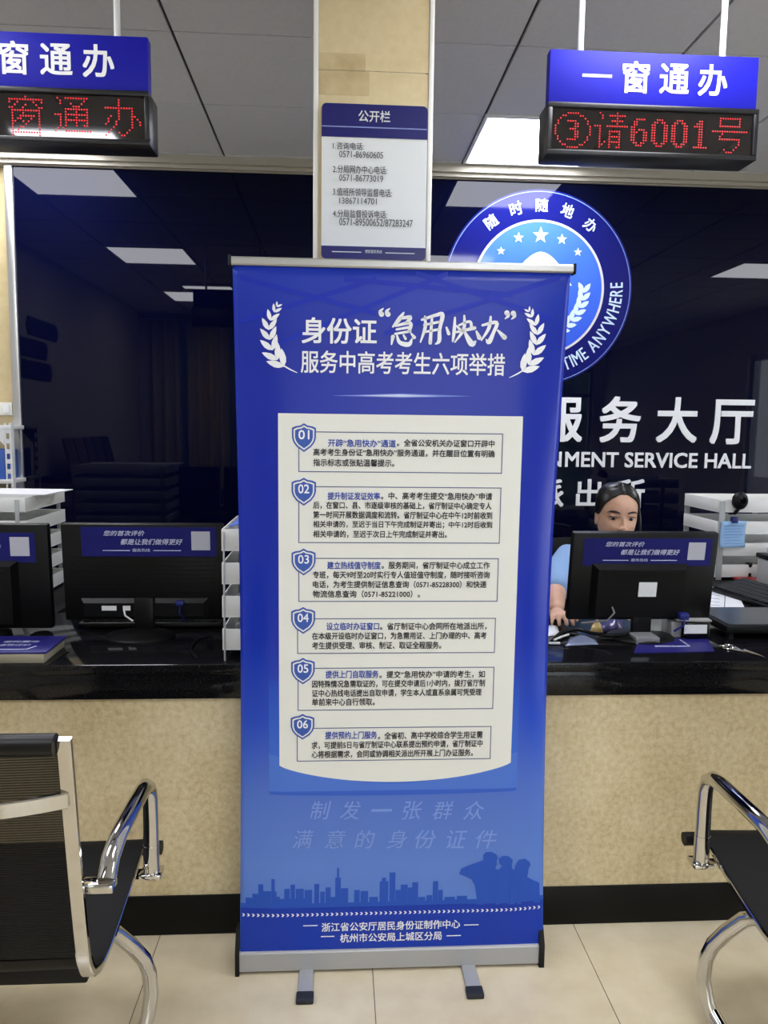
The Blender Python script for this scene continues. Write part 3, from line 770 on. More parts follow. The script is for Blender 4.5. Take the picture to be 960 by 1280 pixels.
for side in (0, 1):
    mb = MB()
    z = (lambda x, y: (300 + x / 4.8, 370 + y / 4.8)) if side == 0 else (lambda x, y: (470 + (1038 - x * 0.91) / 4.364, 370 + (y * 0.91 + 27) / 4.364))
    stroke(mb, [(*z(x, y), wd / 4.8) for x, y, wd in ((342, 460, 4), (300, 440, 8), (262, 418, 8))], spx(O2))
    C_ = [(264, 424), (226, 384), (196, 326), (180, 264), (172, 204), (182, 148), (205, 98), (222, 66)]
    for i, (x, y) in enumerate(C_):
        nx2, ny2 = C_[min(i + 1, 7)]; px2, py2 = C_[max(i - 1, 0)]
        d = math.atan2(ny2 - py2, nx2 - px2); ln = (112, 106, 100, 92, 84, 72, 54, 36)[i]
        for da in (-0.52, 0.62):
            p = z(x, y); q = z(x + ln * math.cos(d + da), y + ln * math.sin(d + da))
            P = np.array(p); Q = np.array(q); D = Q - P; N = np.array([-D[1], D[0]])
            out = [P + D * t + N * s_ * 0.36 for t, s_ in [(0, 0), (.25, .42), (.5, .5), (.78, .3), (1, 0), (.78, -.3), (.5, -.5), (.25, -.42)]]
            f_ = spx(O2); mb._f([mb.bm.verts.new(f_(*o_)) for o_ in out])
    mb.build('laurel', M['ban_white'], sheet, smooth=0)
# light streak under the title
for (xa, xb, y, h_, mm, o_) in ((415, 590, 494.5, 2.6, 'ban_streak', O1), (450, 548, 494.5, 1.5, 'ban_streak2', O2)):
    mb = MB(); f_ = spx(o_); mb._f([mb.bm.verts.new(f_(*p)) for p in ((xa, y), ((xa + xb) / 2, y - h_), (xb, y + 0.8), ((xa + xb) / 2, y + h_))]); mb.build('streak', M[mm], sheet, smooth=0)

# six numbered boxes
BOX = [
 (373, 540.5, 628, 591, '01', (365, 529, 395, 565), [('开辟“急用快办”通道', '。全省公安机关办证窗口开辟中', 410), ('高考考生身份证“急用快办”服务通道，并在醒目位置有明确',), ('指示标志或张贴温馨提示。',)], (391.5, 618), 549.5, 12.2),
 (373, 608.5, 625.5, 679, '02', (364.5, 597, 395, 632), [('提升制证发证效率', '。中、高考考生提交“急用快办”申请', 409.5), ('后，在窗口、县、市逐级审核的基础上，省厅制证中心确定专人',), ('第一时间开展数据调度和流转。省厅制证中心在中午12时前收到',), ('相关申请的，至迟于当日下午完成制证并寄出；中午12时后收到',), ('相关申请的，至迟于次日上午完成制证并寄出。',)], (391.5, 615), 615.5, 11.9),
 (373, 697.5, 622.5, 752, '03', (364.5, 685.5, 394.5, 719), [('建立热线值守制度', '。服务期间，省厅制证中心成立工作', 409), ('专班，每天9时至20时实行专人值班值守制度，随时接听咨询',), ('电话，为考生提供制证信息查询（0571-85228300）和快递',), ('物流信息查询（0571-85221000）。',)], (391, 612), 702, 11.9),
 (371.5, 772.5, 619, 816.5, '04', (364, 758.5, 394, 792), [('设立临时办证窗口', '。省厅制证中心会同所在地派出所，', 408), ('在本级开设临时办证窗口，为急需用证、上门办理的中、高考',), ('考生提供受理、审核、制证、取证全程服务。',)], (390, 608), 778, 11.9),
 (372, 834, 617, 887, '05', (364, 822, 393.5, 855), [('提供上门自取服务', '。提交“急用快办”申请的考生，如', 407), ('因特殊情况急需取证的，可在提交申请后1小时内，拨打省厅制',), ('证中心热线电话提出自取申请，学生本人或直系亲属可凭受理',), ('单前来中心自行领取。',)], (390, 606), 838, 11.5),
 (371, 908.5, 613.5, 950, '06', (363.5, 892, 393, 924), [('提供预约上门服务', '。全省初、高中学校综合学生用证需', 406.5), ('求，可提前5日与省厅制证中心联系提出预约申请，省厅制证中',), ('心将根据需求，会同或协调相关派出所开展上门办证服务。',)], (389.5, 603), 914, 11.5),
]
def textw(s): return sum(0.55 if c in '0123456789-' else (0.9 if c in '“”' else 1.0) for c in s)
for (x0, y0, x1, y1, num, sh, lines, (tx0, tx1), ty, pitch) in BOX:
    q = bquad(x0, y0, x1, y1); wd = 0.0022
    mb = MB()
    for a, b, c, d in ((q[0], q[1], q[2], q[1] + wd), (q[0], q[3] - wd, q[2], q[3]), (q[0], q[1] + wd, q[0] + wd, q[3] - wd), (q[2] - wd, q[1] + wd, q[2], q[3] - wd)):
        mb.grid(lambda u, v: surf(a + (c - a) * u, b + (d - b) * v, O2), 12, 1)
    frame = mb.build('text_box', mat('box_line', (70, 84, 132), 0.5), sheet, recalc=False, smooth=0)
    s0, t0, s1, t1 = bquad(*sh)
    def shp(k, off):
        P = [(-.5, .34), (-.34, .40), (-.16, .42), (0, .5), (.16, .42), (.34, .40), (.5, .34), (.5, 0), (.44, -.16), (.3, -.32), (0, -.5), (-.3, -.32), (-.44, -.16), (-.5, 0)]
        return [surf((s0 + s1) / 2 + (s1 - s0) * a * k, (t0 + t1) / 2 + (t1 - t0) * b * k, off) for a, b in P]
    mb = MB(); mb.use(M['shield'])._f([mb.bm.verts.new(p) for p in shp(1.0, O3)])
    mb.use(M['paper'])._f([mb.bm.verts.new(p) for p in shp(0.86, O3 + 0.0003)])
    mb.use(M['shield'])._f([mb.bm.verts.new(p) for p in shp(0.74, O3 + 0.0006)])
    shd = mb.build('shield', None, sheet, smooth=0)
    mb = MB(); w_, h_ = sh[2] - sh[0], sh[3] - sh[1]
    btext(mb, num, sh[0] + w_ * 0.27, sh[1] + h_ * 0.24, sh[0] + w_ * 0.73, sh[1] + h_ * 0.56, O4 + 0.0004, 0.012, 3); mb.build('number', M['ban_white'], sheet, smooth=0)
    full = max(textw(l[0]) for l in lines if len(l) == 1)
    em = (tx1 - tx0) / full
    mbh, mbp = MB(), MB()
    for i, l in enumerate(lines):
        y = ty + pitch * i
        if len(l) == 3:
            wh = textw(l[0]); wt = textw(l[1]); e2 = (tx1 - l[2]) / (wh + wt)
            btext(mbh, l[0], l[2], y - 0.2, l[2] + wh * e2 - 0.8, y + 9.4, O3, 0.02)
            btext(mbp, l[1], l[2] + wh * e2 + 0.3, y, tx1, y + 9.2, O3, 0.018)
        else:
            btext(mbp, l[0], tx0, y, tx0 + textw(l[0]) * em, y + 9.2, O3, 0.018)
    mbh.build('heading', M['ink_blue'], sheet, smooth=0); mbp.build('paragraph', M['ink'], sheet, smooth=0)

# pale handwriting, skyline, officers, bottom stripe
def row(chars, xs, y0, y1, wd):
    for ch, x in zip(chars, xs):
        hh = (y1 - y0) if ch != '一' else 3
        yc = (y0 + y1) / 2; mb = MB()
        put_text(mb, ch, bquad(x - wd / 2, yc - hh / 2, x + wd / 2, yc + hh / 2), sp(O2), 0.0, 3, 0.22)
        mb.build('slogan_character', M['ban_soft'], sheet, smooth=0)
row('制发一张群众', (401, 438, 477, 515, 554, 592), 1001, 1024, 26)
row('满意的身份证件', (379, 419, 456, 496, 532, 571, 608), 1037, 1060, 26)
def z5(x, y): return (280 + x / 2.286, 970 + y / 2.286)
mb = MB()
SK = [(50, 900, 358), (80, 97, 340), (97, 112, 312), (112, 135, 330), (135, 145, 295), (145, 150, 330), (150, 160, 345), (172, 188, 322), (190, 203, 310), (205, 228, 322), (230, 252, 325), (258, 272, 308), (275, 288, 330), (290, 305, 318), (305, 318, 345), (318, 334, 290), (323, 329, 262), (334, 355, 320), (372, 388, 325), (390, 412, 328), (415, 440, 345), (445, 470, 300), (451, 463, 290), (473, 490, 275), (490, 505, 325), (505, 525, 310), (525, 540, 318), (538, 555, 303), (555, 575, 345), (578, 595, 340), (597, 612, 300), (612, 625, 325), (630, 660, 345), (665, 695, 342), (640, 720, 352), (160, 250, 350), (60, 80, 352)]
sl, sr = SC - SH + 0.001, SC + SH - 0.001
tb = st(480, 1133)[1]
for x0, x1, y in SK:
    if x0 == 50: a, c = sl, sr
    else: a, c = st(*z5(x0, y))[0], st(*z5(x1, y))[0]
    top = st(*z5((x0 + x1) / 2, y))[1]
    nn = 40 if x0 == 50 else 1
    bot = tb if x0 == 50 else st(480, 970 + 358.5 / 2.286)[1]
    kk_ = SK.index((x0, x1, y)) % 4
    if top > bot: mb.grid(lambda u, v: surf(a + (c - a) * u, bot + (top - bot) * v, 0.0006 + 0.00012 * kk_), nn, 1)
mb.build('skyline', M['ban_city'], sheet, recalc=False, smooth=0)
def z8(x, y): return (340 + x / 2.824, 980 + y / 2.824)
OFF = [
 [(720, 424), (722, 400), (716, 358), (704, 336), (684, 326), (660, 317), (668, 298), (704, 283), (738, 272), (747, 266), (744, 252), (754, 240), (774, 238), (792, 248), (797, 260), (793, 268), (794, 282), (788, 296), (800, 306), (830, 322), (840, 424)],
 [(790, 424), (790, 306), (806, 296), (812, 288), (802, 280), (800, 264), (812, 253), (834, 254), (850, 268), (848, 280), (846, 296), (842, 306), (870, 320), (880, 424)],
 [(840, 424), (840, 330), (852, 312), (864, 303), (862, 284), (872, 270), (894, 267), (912, 280), (916, 293), (909, 300), (906, 318), (902, 332), (925, 346), (948, 356), (948, 424)]]
for k, o_ in enumerate(OFF):
    mb = MB(); f_ = spx(O1 + 0.0002 + 0.0002 * k); mb._f([mb.bm.verts.new(f_(*z8(x, y))) for x, y in o_])
    bmesh.ops.triangulate(mb.bm, faces=mb.bm.faces); mb.build('saluting_silhouette', M['ban_city'], sheet, smooth=0)
t0 = st(300, 1190)[1]
mb = MB(); tt = st(490, 1132)[1]; mb.grid(lambda u, v: surf(sl + (sr - sl) * u, 0.0 + (tt - 0.0) * v, O1), 50, 2); mb.build('bottom_stripe', M['ban_stripe'], sheet, recalc=False)
mb = MB(); tc_ = st(487, 1140.5)[1]; n_ = 62
for i in range(n_):
    s_ = sl + 0.004 + (sr - sl - 0.02) * i / (n_ - 1); a = 0.0062; h_ = 0.0042
    mb._f([mb.bm.verts.new(surf(s_ + u, tc_ + v, O2)) for u, v in ((0, h_), (a * 0.7, h_), (a * 1.35, 0), (a * 0.65, 0))])
    mb._f([mb.bm.verts.new(surf(s_ + u, tc_ + v, O2)) for u, v in ((a * 0.65, 0), (a * 1.35, 0), (a * 0.7, -h_), (0, -h_))])
mb.build('chevron_line', M['ban_white'], sheet, smooth=0)
mb = MB(); btext(mb, '浙江省公安厅居民身份证制作中心', 402, 1151, 575, 1162, O2, 0.016, 3); btext(mb, '杭州市公安局上城区分局', 425, 1165, 552, 1176, O2, 0.016, 3)
for x0, x1, y in ((379, 397, 1156.5), (580, 598, 1155.5), (401, 418, 1170), (558, 576, 1169)):
    q = bquad(x0, y - 0.6, x1, y + 0.6); mb._f([mb.bm.verts.new(surf(a, b, O2)) for a, b in ((q[0], q[1]), (q[2], q[1]), (q[2], q[3]), (q[0], q[3]))])
mb.build('issuer_lines', M['ban_white'], sheet, smooth=0)

# hardware
BW0, BW1 = -0.262, 0.563
mb = MB(); mb.tube([(SC - SH - 0.002, 1.905, 1.839), (SC + SH + 0.004, 1.905, 1.839)], 0, rect=(0.02, 0.022)); mb.build('top_rail', M['alu'], bn)
for xx, sg in ((SC - SH - 0.002, -1), (SC + SH + 0.004, 1)):
    mb = MB(); mb.box(min(xx, xx + sg * 0.007), 1.891, 1.826, max(xx, xx + sg * 0.007), 1.919, 1.852, bev=0.003); mb.build('rail_cap', M['black_plastic'], bn)
mb = MB()
prof = [(1.924, 0.008), (1.924, 0.056), (1.927, 0.06), (1.94, 0.064), (1.96, 0.064), (2.01, 0.045), (2.016, 0.008)]
mb.prism(prof, lambda a, b, h: Vector((h, a, b)), BW0 + 0.008, BW1 - 0.012); mb.build('cassette', M['alu_grey'], bn, smooth=25)
for xa, xb in ((BW0 - 0.003, BW0 + 0.008), (BW1 - 0.012, BW1 + 0.002)):
    mb = MB(); pr = [(1.917, 0.0), (1.917, 0.064), (1.945, 0.118), (1.97, 0.118), (2.02, 0.056), (2.024, 0.0)]
    mb.prism(pr, lambda a, b, h: Vector((h, a, b)), xa, xb); mb.build('end_cap', M['black_plastic'], bn)
for px in (381, 594):
    x = atZ(px, 1247 if px > 500 else 1252, 0).x
    mb = MB(); mb.box(x - 0.019, 1.825, 0.002, x + 0.019, 2.05, 0.01, bev=0.002); ft_ = mb.build('foot', M['alu_grey'], bn)
    mb = MB(); mb.box(x - 0.022, 1.808, 0.0, x + 0.022, 1.84, 0.015, bev=0.003); mb.build('foot_cap', M['dark_rubber'], ft_)
mb = MB(); mb.tube([(SC, 2.0, 0.05), (SC, 1.918, 1.835)], 0.009, 12); mb.build('pole', M['alu'], bn)

# ================================================================== FILE TRAY RACKS
def tray_rack(name, loc, rz, W, D, n, pitch, hgt, label, post_t=0.012, base=0.012):
    """stacked white letter trays held by grey corner posts; local: front at y = 0, body towards +y"""
    t = empty(name, loc, label, 'file rack', rz=rz)
    for k in range(n):
        z = base + k * pitch; mb = MB(); e = 0.004
        mb.box(0, 0, z, W, D, z + e)                                                   # floor of the tray
        mb.box(0, 0, z + e, W, e, z + hgt, bev=0.001); mb.box(0, D - e, z + e, W, D, z + hgt, bev=0.001)
        mb.box(0, e, z + e, e, D - e, z + hgt, bev=0.001); mb.box(W - e, e, z + e, W, D - e, z + hgt, bev=0.001)
        mb.build('tray', M['tray'], t, world=False)
    top = base + (n - 1) * pitch + hgt * 0.9
    for x in (0.004, W - 0.2 * W - post_t if post_t > 0.02 else W - 0.02 - post_t):
        for y in (-0.006, D):
            mb = MB(); mb.box(x, y, 0, x + post_t, y + 0.006, top, bev=0.002); mb.build('post', M['tray_post'], t, world=False)
    return t
tray_rack('file_tray_rack', (1.66, 3.265, CT), math.radians(1), 0.46, 0.32, 4, 0.096, 0.056, 'white four-tier file tray rack behind the woman with a blue note clipped on', 0.026)
tray_rack('file_tray_rack', (-1.71, 2.80, CT), 0, 0.60, 0.40, 5, 0.081, 0.05, 'white stacked file tray rack with papers on top behind the cut-off monitor', 0.015)
tray_rack('file_tray_rack', (-0.318, 2.115, CT), 0, 0.26, 0.33, 4, 0.093, 0.06, 'white four-tier file tray rack at the counter edge beside the banner', 0.005, base=0.03)

# ================================================================== MONITORS
def monitor(loc, W, Hh, zc, tilt, label, ribs, rz=0.0, sticker=(0.12, 0.94, 0.02, 0.2), back_d=0.0):
    """seen from behind; local: back faces -y, stand foot at the origin"""
    t = empty('monitor', loc, label, 'monitor', rz=rz)
    T = Matrix.Translation((0, back_d, zc)) @ Matrix.Rotation(tilt, 4, 'X')
    mb = MB(); mb.box(-W / 2, 0.0, -Hh / 2, W / 2, 0.03, Hh / 2, bev=0.006, T=T)
    if ribs:
        for k in range(9): mb.box(-W / 2 + 0.03, -0.002, Hh * (0.16 - 0.045 * k) - 0.001, W / 2 - 0.03, 0.002, Hh * (0.16 - 0.045 * k) + 0.0015, T=T)
    sh = mb.build('back_cover', M['black_plastic'], t, world=False)
    mb = MB(); mb.box(-W / 2 + 0.012, 0.029, -Hh / 2 + 0.016, W / 2 - 0.012, 0.0315, Hh / 2 - 0.012, T=T); mb.build('screen', M['black_gloss'], t, world=False)
    mb = MB()
    # raised housing: a bevelled frustum with a ridge on its top
    x0, x1, z0, z1 = (-W * 0.36, W * 0.3, -Hh * 0.46, Hh * 0.16) if not ribs else (-W * 0.4, W * 0.4, -Hh * 0.47, -Hh * 0.26)
    dpt = 0.028 if not ribs else 0.014
    A = [(x0, z0), (x1, z0), (x1, z1), (x0, z1)]; c = 0.014
    B = [(x0 + c, z0 + c * .6), (x1 - c, z0 + c * .6), (x1 - c, z1 - c), (x0 + c, z1 - c)]
    va = [mb.bm.verts.new(T @ Vector((x, 0.002, z))) for x, z in A]; vb = [mb.bm.verts.new(T @ Vector((x, -dpt, z))) for x, z in B]
    mb._f(vb)
    for i in range(4): mb._f([va[i], va[(i + 1) % 4], vb[(i + 1) % 4], vb[i]])
    if not ribs: mb.box(x0 + 0.03, -dpt - 0.003, z1 - 0.03, x1 - 0.03, -dpt, z1 - 0.026, T=T)
    mb.build('rear_housing', M['black_plastic'], t, world=False, smooth=20)
    # stand
    mb = MB(); mb.box(-0.03, back_d - 0.012, 0.012, 0.03, back_d + 0.012, zc - Hh * 0.25, bev=0.004); mb.build('neck', M['black_plastic'], t, world=False)
    mb = MB(); mb.lathe([(0.0005, 0), (0.105, 0), (0.105, 0.006), (0.098, 0.011), (0.035, 0.015), (0.0005, 0.015)], (0, 0.0, 0), 36)
    for v in mb.bm.verts: v.co.y *= 0.8
    mb.build('foot', M['black_plastic'], t, world=False)
    # blue strip stuck along the upper edge
    sx0, sx1, sa, sb = sticker; u0, u1 = -W / 2 + W * sx0, -W / 2 + W * sx1; w1, w0 = Hh / 2 - Hh * sa, Hh / 2 - Hh * sb
    P = lambda x, z, h=0.001: T @ Vector((x, -h, z))
    mb = MB(); vs = mb.box(u0, -0.0012, w0, u1, 0.0005, w1, T=T); stk = mb.build('sticker', M['sticker'], t, world=False)
    lw, lh = u1 - u0, w1 - w0
    mb = MB(); f2 = lambda a, b: P(a, b, 0.0018)
    put_text(mb, '您的首次评价', (u0 + lw * .165, w0 + lh * .70, u0 + lw * .47, w0 + lh * .88), f2, 0.012, 2, 0.25)
    put_text(mb, '都是让我们做得更好', (u0 + lw * .29, w0 + lh * .40, u0 + lw * .75, w0 + lh * .60), f2, 0.012, 2, 0.25)
    put_text(mb, '服务热线', (u0 + lw * .375, w0 + lh * .16, u0 + lw * .505, w0 + lh * .27), f2, 0.0, 2)
    for a, b in ((.155, .355), (.53, .735)): mb.box(u0 + lw * a, -0.0018, w0 + lh * .19, u0 + lw * b, -0.0012, w0 + lh * .215, T=T)
    mb.build('lettering', M['sticker_ink'], stk, world=False, smooth=0)
    mb = MB(); mb.box(u0 + lw * .815, -0.0018, w0 + lh * .22, u0 + lw * .815 + lh * .62, -0.0012, w0 + lh * .86, T=T); mb.build('blank_square', M['qr_blank'], stk, world=False)
    return t, T
def part(mb, name, m, par): return mb.build(name, m, par, world=False)
mr, T = monitor((0.955, 2.33, CT), 0.462, 0.285, 0.195, math.radians(7), 'black monitor in front of the seated woman, blue strip along its top', False, sticker=(0.075, 0.955, 0.06, 0.37))
mb = MB(); mb.box(-0.022, -0.0295, -0.055, 0.035, -0.0275, -0.008, T=T); part(mb, 'label', M['label'], mr)
mb = MB(); mb.tube([T @ Vector(p) for p in ((-0.1, -0.028, -0.09), (-0.1, -0.05, -0.1), (-0.12, -0.05, -0.125), (-0.19, -0.02, -0.145))], 0.003, 8); part(mb, 'cable', M['cable_grey'], mr)
mb = MB(); mb.box(0.11, -0.052, -0.125, 0.14, -0.026, -0.105, bev=0.004, T=T); mb.tube([T @ Vector(p) for p in ((0.125, -0.05, -0.12), (0.122, -0.055, -0.14), (0.1, -0.04, -0.165))], 0.0035, 8); part(mb, 'video_plug', M['vga'], mr)
ml, T = monitor((-0.605, 2.36, CT), 0.497, 0.31, 0.19, math.radians(4), 'black monitor with ribbed back and nobody behind it, beside the edge tray rack', True, sticker=(0.125, 0.955, 0.03, 0.33), back_d=0.06)
for x0, x1 in ((-0.13, -0.085), (-0.065, -0.042)):
    mb = MB(); mb.box(x0, -0.0155, -0.118, x1, -0.0135, -0.103, T=T); part(mb, 'label', M['label'], ml)
mb = MB(); mb.box(0.1, -0.03, -0.1, 0.125, -0.012, -0.085, bev=0.003, T=T); mb.tube([T @ Vector(p) for p in ((0.112, -0.02, -0.1), (0.112, -0.024, -0.125), (0.125, 0.0, -0.16)) ], 0.003, 8); part(mb, 'video_plug', M['vga'], ml)
mb = MB(); mb.tube([T @ Vector(p) for p in ((-0.062, -0.016, -0.115), (-0.055, -0.03, -0.13), (-0.032, -0.03, -0.148))], 0.003, 8); part(mb, 'cable', M['cable_white'], ml)
mc, T = monitor((-1.115, 2.40, CT), 0.46, 0.33, 0.18, math.radians(3), 'black monitor cut by the frame edge behind the small blue box', False, sticker=(0.04, 0.915, 0.08, 0.36))

# ================================================================== KEYBOARDS
def keyboard(loc, rz, W, D, tilt, label):
    t = empty('keyboard', loc, label, 'keyboard', rz=rz)
    T = Matrix.Translation((0, 0, 0.004)) @ Matrix.Rotation(tilt, 4, 'X')
    mb = MB(); mb.box(-W / 2, -D / 2, 0, W / 2, D / 2, 0.016, bev=0.004, T=Matrix.Translation((0, 0, D / 2 * abs(math.sin(tilt)))) @ T); part(mb, 'case', M['black_plastic'], t)
    mb = MB(); T2 = Matrix.Translation((0, 0, D / 2 * abs(math.sin(tilt)))) @ T
    nx_, ny_ = 18, 5; kx, ky = (W - 0.02) / nx_, (D - 0.02) / ny_
    for j in range(ny_):
        i = 0
        while i < nx_:
            sp_ = 6 if (j == 0 and i == 4) else 1
            mb.box(-W / 2 + 0.01 + i * kx + 0.001, -D / 2 + 0.01 + j * ky + 0.001, 0.016, -W / 2 + 0.01 + (i + sp_) * kx - 0.001, -D / 2 + 0.01 + (j + 1) * ky - 0.001, 0.023, bev=0.0015, seg=1, T=T2); i += sp_
    part(mb, 'keys', mat('key_black', (17, 17, 19), 0.5), t)
    return t
keyboard((-0.60, 2.53, CT), 0, 0.45, 0.14, 0, 'black keyboard on the counter under the ribbed black monitor')
keyboard((1.63, 2.80, CT), math.radians(99), 0.44, 0.16, math.radians(-13), 'black keyboard tilted up on the side desk by the documents')

# ================================================================== COUNTER CLUTTER
def simple(name, mb, m, loc, label, cat, group=None, smooth=40):
    o = mb.build(name, m, None, off=loc, smooth=smooth); return tag(o, label, cat, group)
# left: blue-topped box
a = atZ(54, 830, CT)
bx = empty('small_box', (a.x - 0.11, 2.17, CT), 'small beige box with a purple-blue printed lid at the counter edge', 'box')
mb = MB(); mb.box(a.x - 0.26, 2.10, CT, a.x, 2.26, CT + 0.026, bev=0.002); mb.build('box_body', M['box_beige'], bx)
mb = MB(); mb.box(a.x - 0.262, 2.10, CT + 0.0262, a.x + 0.006, 2.266, CT + 0.031, bev=0.001); ld = mb.build('lid', M['leaflet'], bx)
mb = MB(); zz = CT + 0.0315
for x0, y0, x1, y1 in ((a.x - 0.26, 2.125, a.x - 0.06, 2.13), ): mb.poly([(x0, y0, zz), (x1, y0, zz), (x1, y1, zz), (x0, y1, zz)])
mb.poly([(a.x - 0.06, 2.125, zz), (a.x - 0.054, 2.125, zz), (a.x - 0.04, 2.16, zz), (a.x - 0.046, 2.16, zz)])
put_text(mb, '便民服务', (a.x - 0.15, 2.195, a.x - 0.05, 2.215), lambda u, v: Vector((u, v, zz)), 0.01, 2); put_text(mb, '请您评价', (a.x - 0.15, 2.16, a.x - 0.06, 2.18), lambda u, v: Vector((u, v, zz)), 0.01, 2)
mb.build('lettering', M['sticker_ink'], ld, smooth=0)
p = atZ(52, 797, CT)
mb = MB(); mb.lathe([(0.0005, 0), (0.032, 0), (0.034, 0.004), (0.031, 0.013), (0.02, 0.017), (0.0005, 0.018)], p, 24); simple('puck', mb, M['black_gloss'], p, 'round glossy black puck on the counter beside the cut-off monitor', 'gadget')
p = Vector((-0.56, 2.62, CT)); mb = MB(); mb.box(p.x - 0.15, p.y - 0.03, CT, p.x + 0.16, p.y + 0.04, CT + 0.012, bev=0.001); simple('paper_stack', mb, M['paper_white'], p, 'thin stack of white paper behind the keyboard under the ribbed monitor', 'paper')
# folded blue and white paper on the edge rack
p = Vector((-0.19, 2.25, CT + 0.03 + 3 * 0.093 + 0.004))
mb = MB(); P_ = p + Vector((0.0, 0, 0))
mb.grid(lambda u, v: Vector((P_.x - 0.11 + 0.22 * u, P_.y - 0.12 + 0.24 * v, P_.z + 0.062 + 0.03 * math.sin(PI * u) * (0.6 + 0.4 * v))), 12, 6)
o = simple('document', mb, M['box_blue'], p, 'blue paper bulging out of the topmost tray at the banner edge', 'paper'); o.modifiers.new('thickness', 'SOLIDIFY').thickness = 0.002
p = Vector((-0.2, 2.20, CT + 0.4))
mb = MB(); mb.grid(lambda u, v: Vector((p.x - 0.06 + 0.15 * u, p.y - 0.05 + 0.1 * v, CT + 0.405 + 0.012 * math.sin(PI * u) + 0.012 * v)), 8, 4)
o = simple('document', mb, M['paper_white'], p, 'white folded sheet lying on the blue paper of the edge rack', 'paper'); o.modifiers.new('thickness', 'SOLIDIFY').thickness = 0.0015
# papers on the left rack
zt = CT + 0.012 + 4 * 0.081 + 0.05
for k, (dx, dz, c_) in enumerate(((0.0, 0.0, 'two'), (0.03, 0.004, 'one'))):
    p = Vector((-1.38 + dx, 3.0, zt + 0.002 + dz)); mb = MB(); Tm = Matrix.Translation(p) @ Matrix.Rotation(0.12 - 0.2 * k, 4, 'Z')
    mb.box(-0.3, -0.12, 0, 0.3, 0.12, 0.003, T=Tm)
    simple('document', mb, M['paper_white'], p, 'white paper sheet on the papered tray rack, %s' % ('lying underneath' if k == 0 else 'sticking out past the rack edge'), 'paper')
# right side: leaflet, card reader, slab, clippers, pen cup clutter
def flat(name, pts, z, th, m, label, cat, round_=0.0):
    c = sum((Vector((q[0], q[1], z)) for q in pts), Vector()) / len(pts)
    mb = MB(); mb.prism([(q[0], q[1]) for q in pts], lambda x, y, h: Vector((x, y, h)), z, z + th)
    return simple(name, mb, m, c, label, cat, smooth=30)
P80 = lambda x, y, z=CT: atZ(x, y, z)
t = empty('leaflet', P80(840, 808), 'purple-blue leaflet with a pale outline lying at the counter edge', 'leaflet')
mb = MB(); mb.prism([P80(x, y)[:2] for x, y in ((792, 817), (893, 815), (884, 798), (800, 798))], lambda x, y, h: Vector((x, y, h)), CT, CT + 0.0025); mb.build('sheet', M['leaflet'], t)
mb = MB()
for (xa, ya), (xb, yb) in (((818, 809), (862, 809)), ((862, 809), (850, 801))):
    A, B = P80(xa, ya), P80(xb, yb); mb.tube([A + Vector((0, 0, 0.003)), B + Vector((0, 0, 0.003))], 0.0018, 6)
mb.build('outline', M['sticker_ink'], t)
t = empty('card_reader', P80(862, 796), 'black card reader with white label and grey lid behind the purple leaflet', 'card reader')
A = P80(846, 800); B = P80(887, 800)
mb = MB(); mb.box(A.x + 0.03, A.y, CT, B.x, A.y + 0.13, CT + 0.055, bev=0.003); mb.build('reader_body', M['black_gloss'], t)
a, b = atY(855, 792, A.y - 0.001), atY(884, 781, A.y - 0.001)
mb = MB(); mb.box(a.x, A.y - 0.002, a.z, b.x, A.y + 0.001, b.z); mb.build('label', M['label'], t)
mb = MB(); mb.box(A.x - 0.005, A.y + 0.03, CT, A.x + 0.028, A.y + 0.12, CT + 0.05, bev=0.003); mb.build('side_block', M['printer'], t)
mb = MB(); mb.prism([(A.x + 0.005, A.y + 0.02), (B.x + 0.01, A.y + 0.01), (B.x + 0.02, A.y + 0.13), (A.x + 0.01, A.y + 0.14)], lambda x, y, h: Vector((x, y, h)), CT + 0.0555, CT + 0.06); mb.build('lid', M['printer'], t)
t = empty('signature_pad', (1.36, 2.42, CT), 'flat dark grey signature pad on raised feet beside the card reader', 'device')
mb = MB(); mb.box(1.22, 2.30, CT + 0.02, 1.56, 2.56, CT + 0.045, bev=0.004); mb.build('pad_body', M['black_plastic'], t)
mb = MB(); mb.box(1.235, 2.315, CT + 0.0452, 1.545, 2.545, CT + 0.0465); mb.build('pad_screen', mat('pad_screen', (52, 54, 62), 0.2), t)
for x, y in ((1.24, 2.32), (1.54, 2.32), (1.24, 2.54), (1.54, 2.54)):
    mb = MB(); mb.cyl((x, y, CT), (x, y, CT + 0.021), 0.012); mb.build('foot', M['black_matte'], t)
# scissors
t = empty('scissors', P80(925, 815), 'small chrome scissors lying on the granite counter edge', 'scissors')
A, B = P80(906, 809), P80(955, 823); d = (B - A).normalized(); nrm = Vector((-d.y, d.x, 0)); zz = Vector((0, 0, 0.004)); mid = A.lerp(B, 0.5)
mb = MB(); mb.tube([mid + zz, A.lerp(B, 0.75) + zz + nrm * 0.002, B + zz], [0.0045, 0.004, 0.0008], 8); mb.build('blade', M['chrome'], t)
mb = MB(); mb.tube([mid + zz * 1.8, A.lerp(B, 0.75) + zz * 1.8 - nrm * 0.003, B + zz * 1.8 - nrm * 0.006], [0.0045, 0.004, 0.0008], 8); mb.build('blade', M['chrome'], t)
for sg in (1, -1):
    c_ = A + nrm * sg * 0.012 + d * 0.012; mb = MB()
    mb.tube([c_ + zz + d * 0.02 * math.cos(q) + nrm * 0.0105 * math.sin(q) for q in np.linspace(0, 2 * PI, 17)[:-1]], 0.0028, 8, closed=True)
    mb.tube([c_ + zz + d * 0.02, mid + zz], 0.003, 8); mb.build('handle', M['chrome'], t)
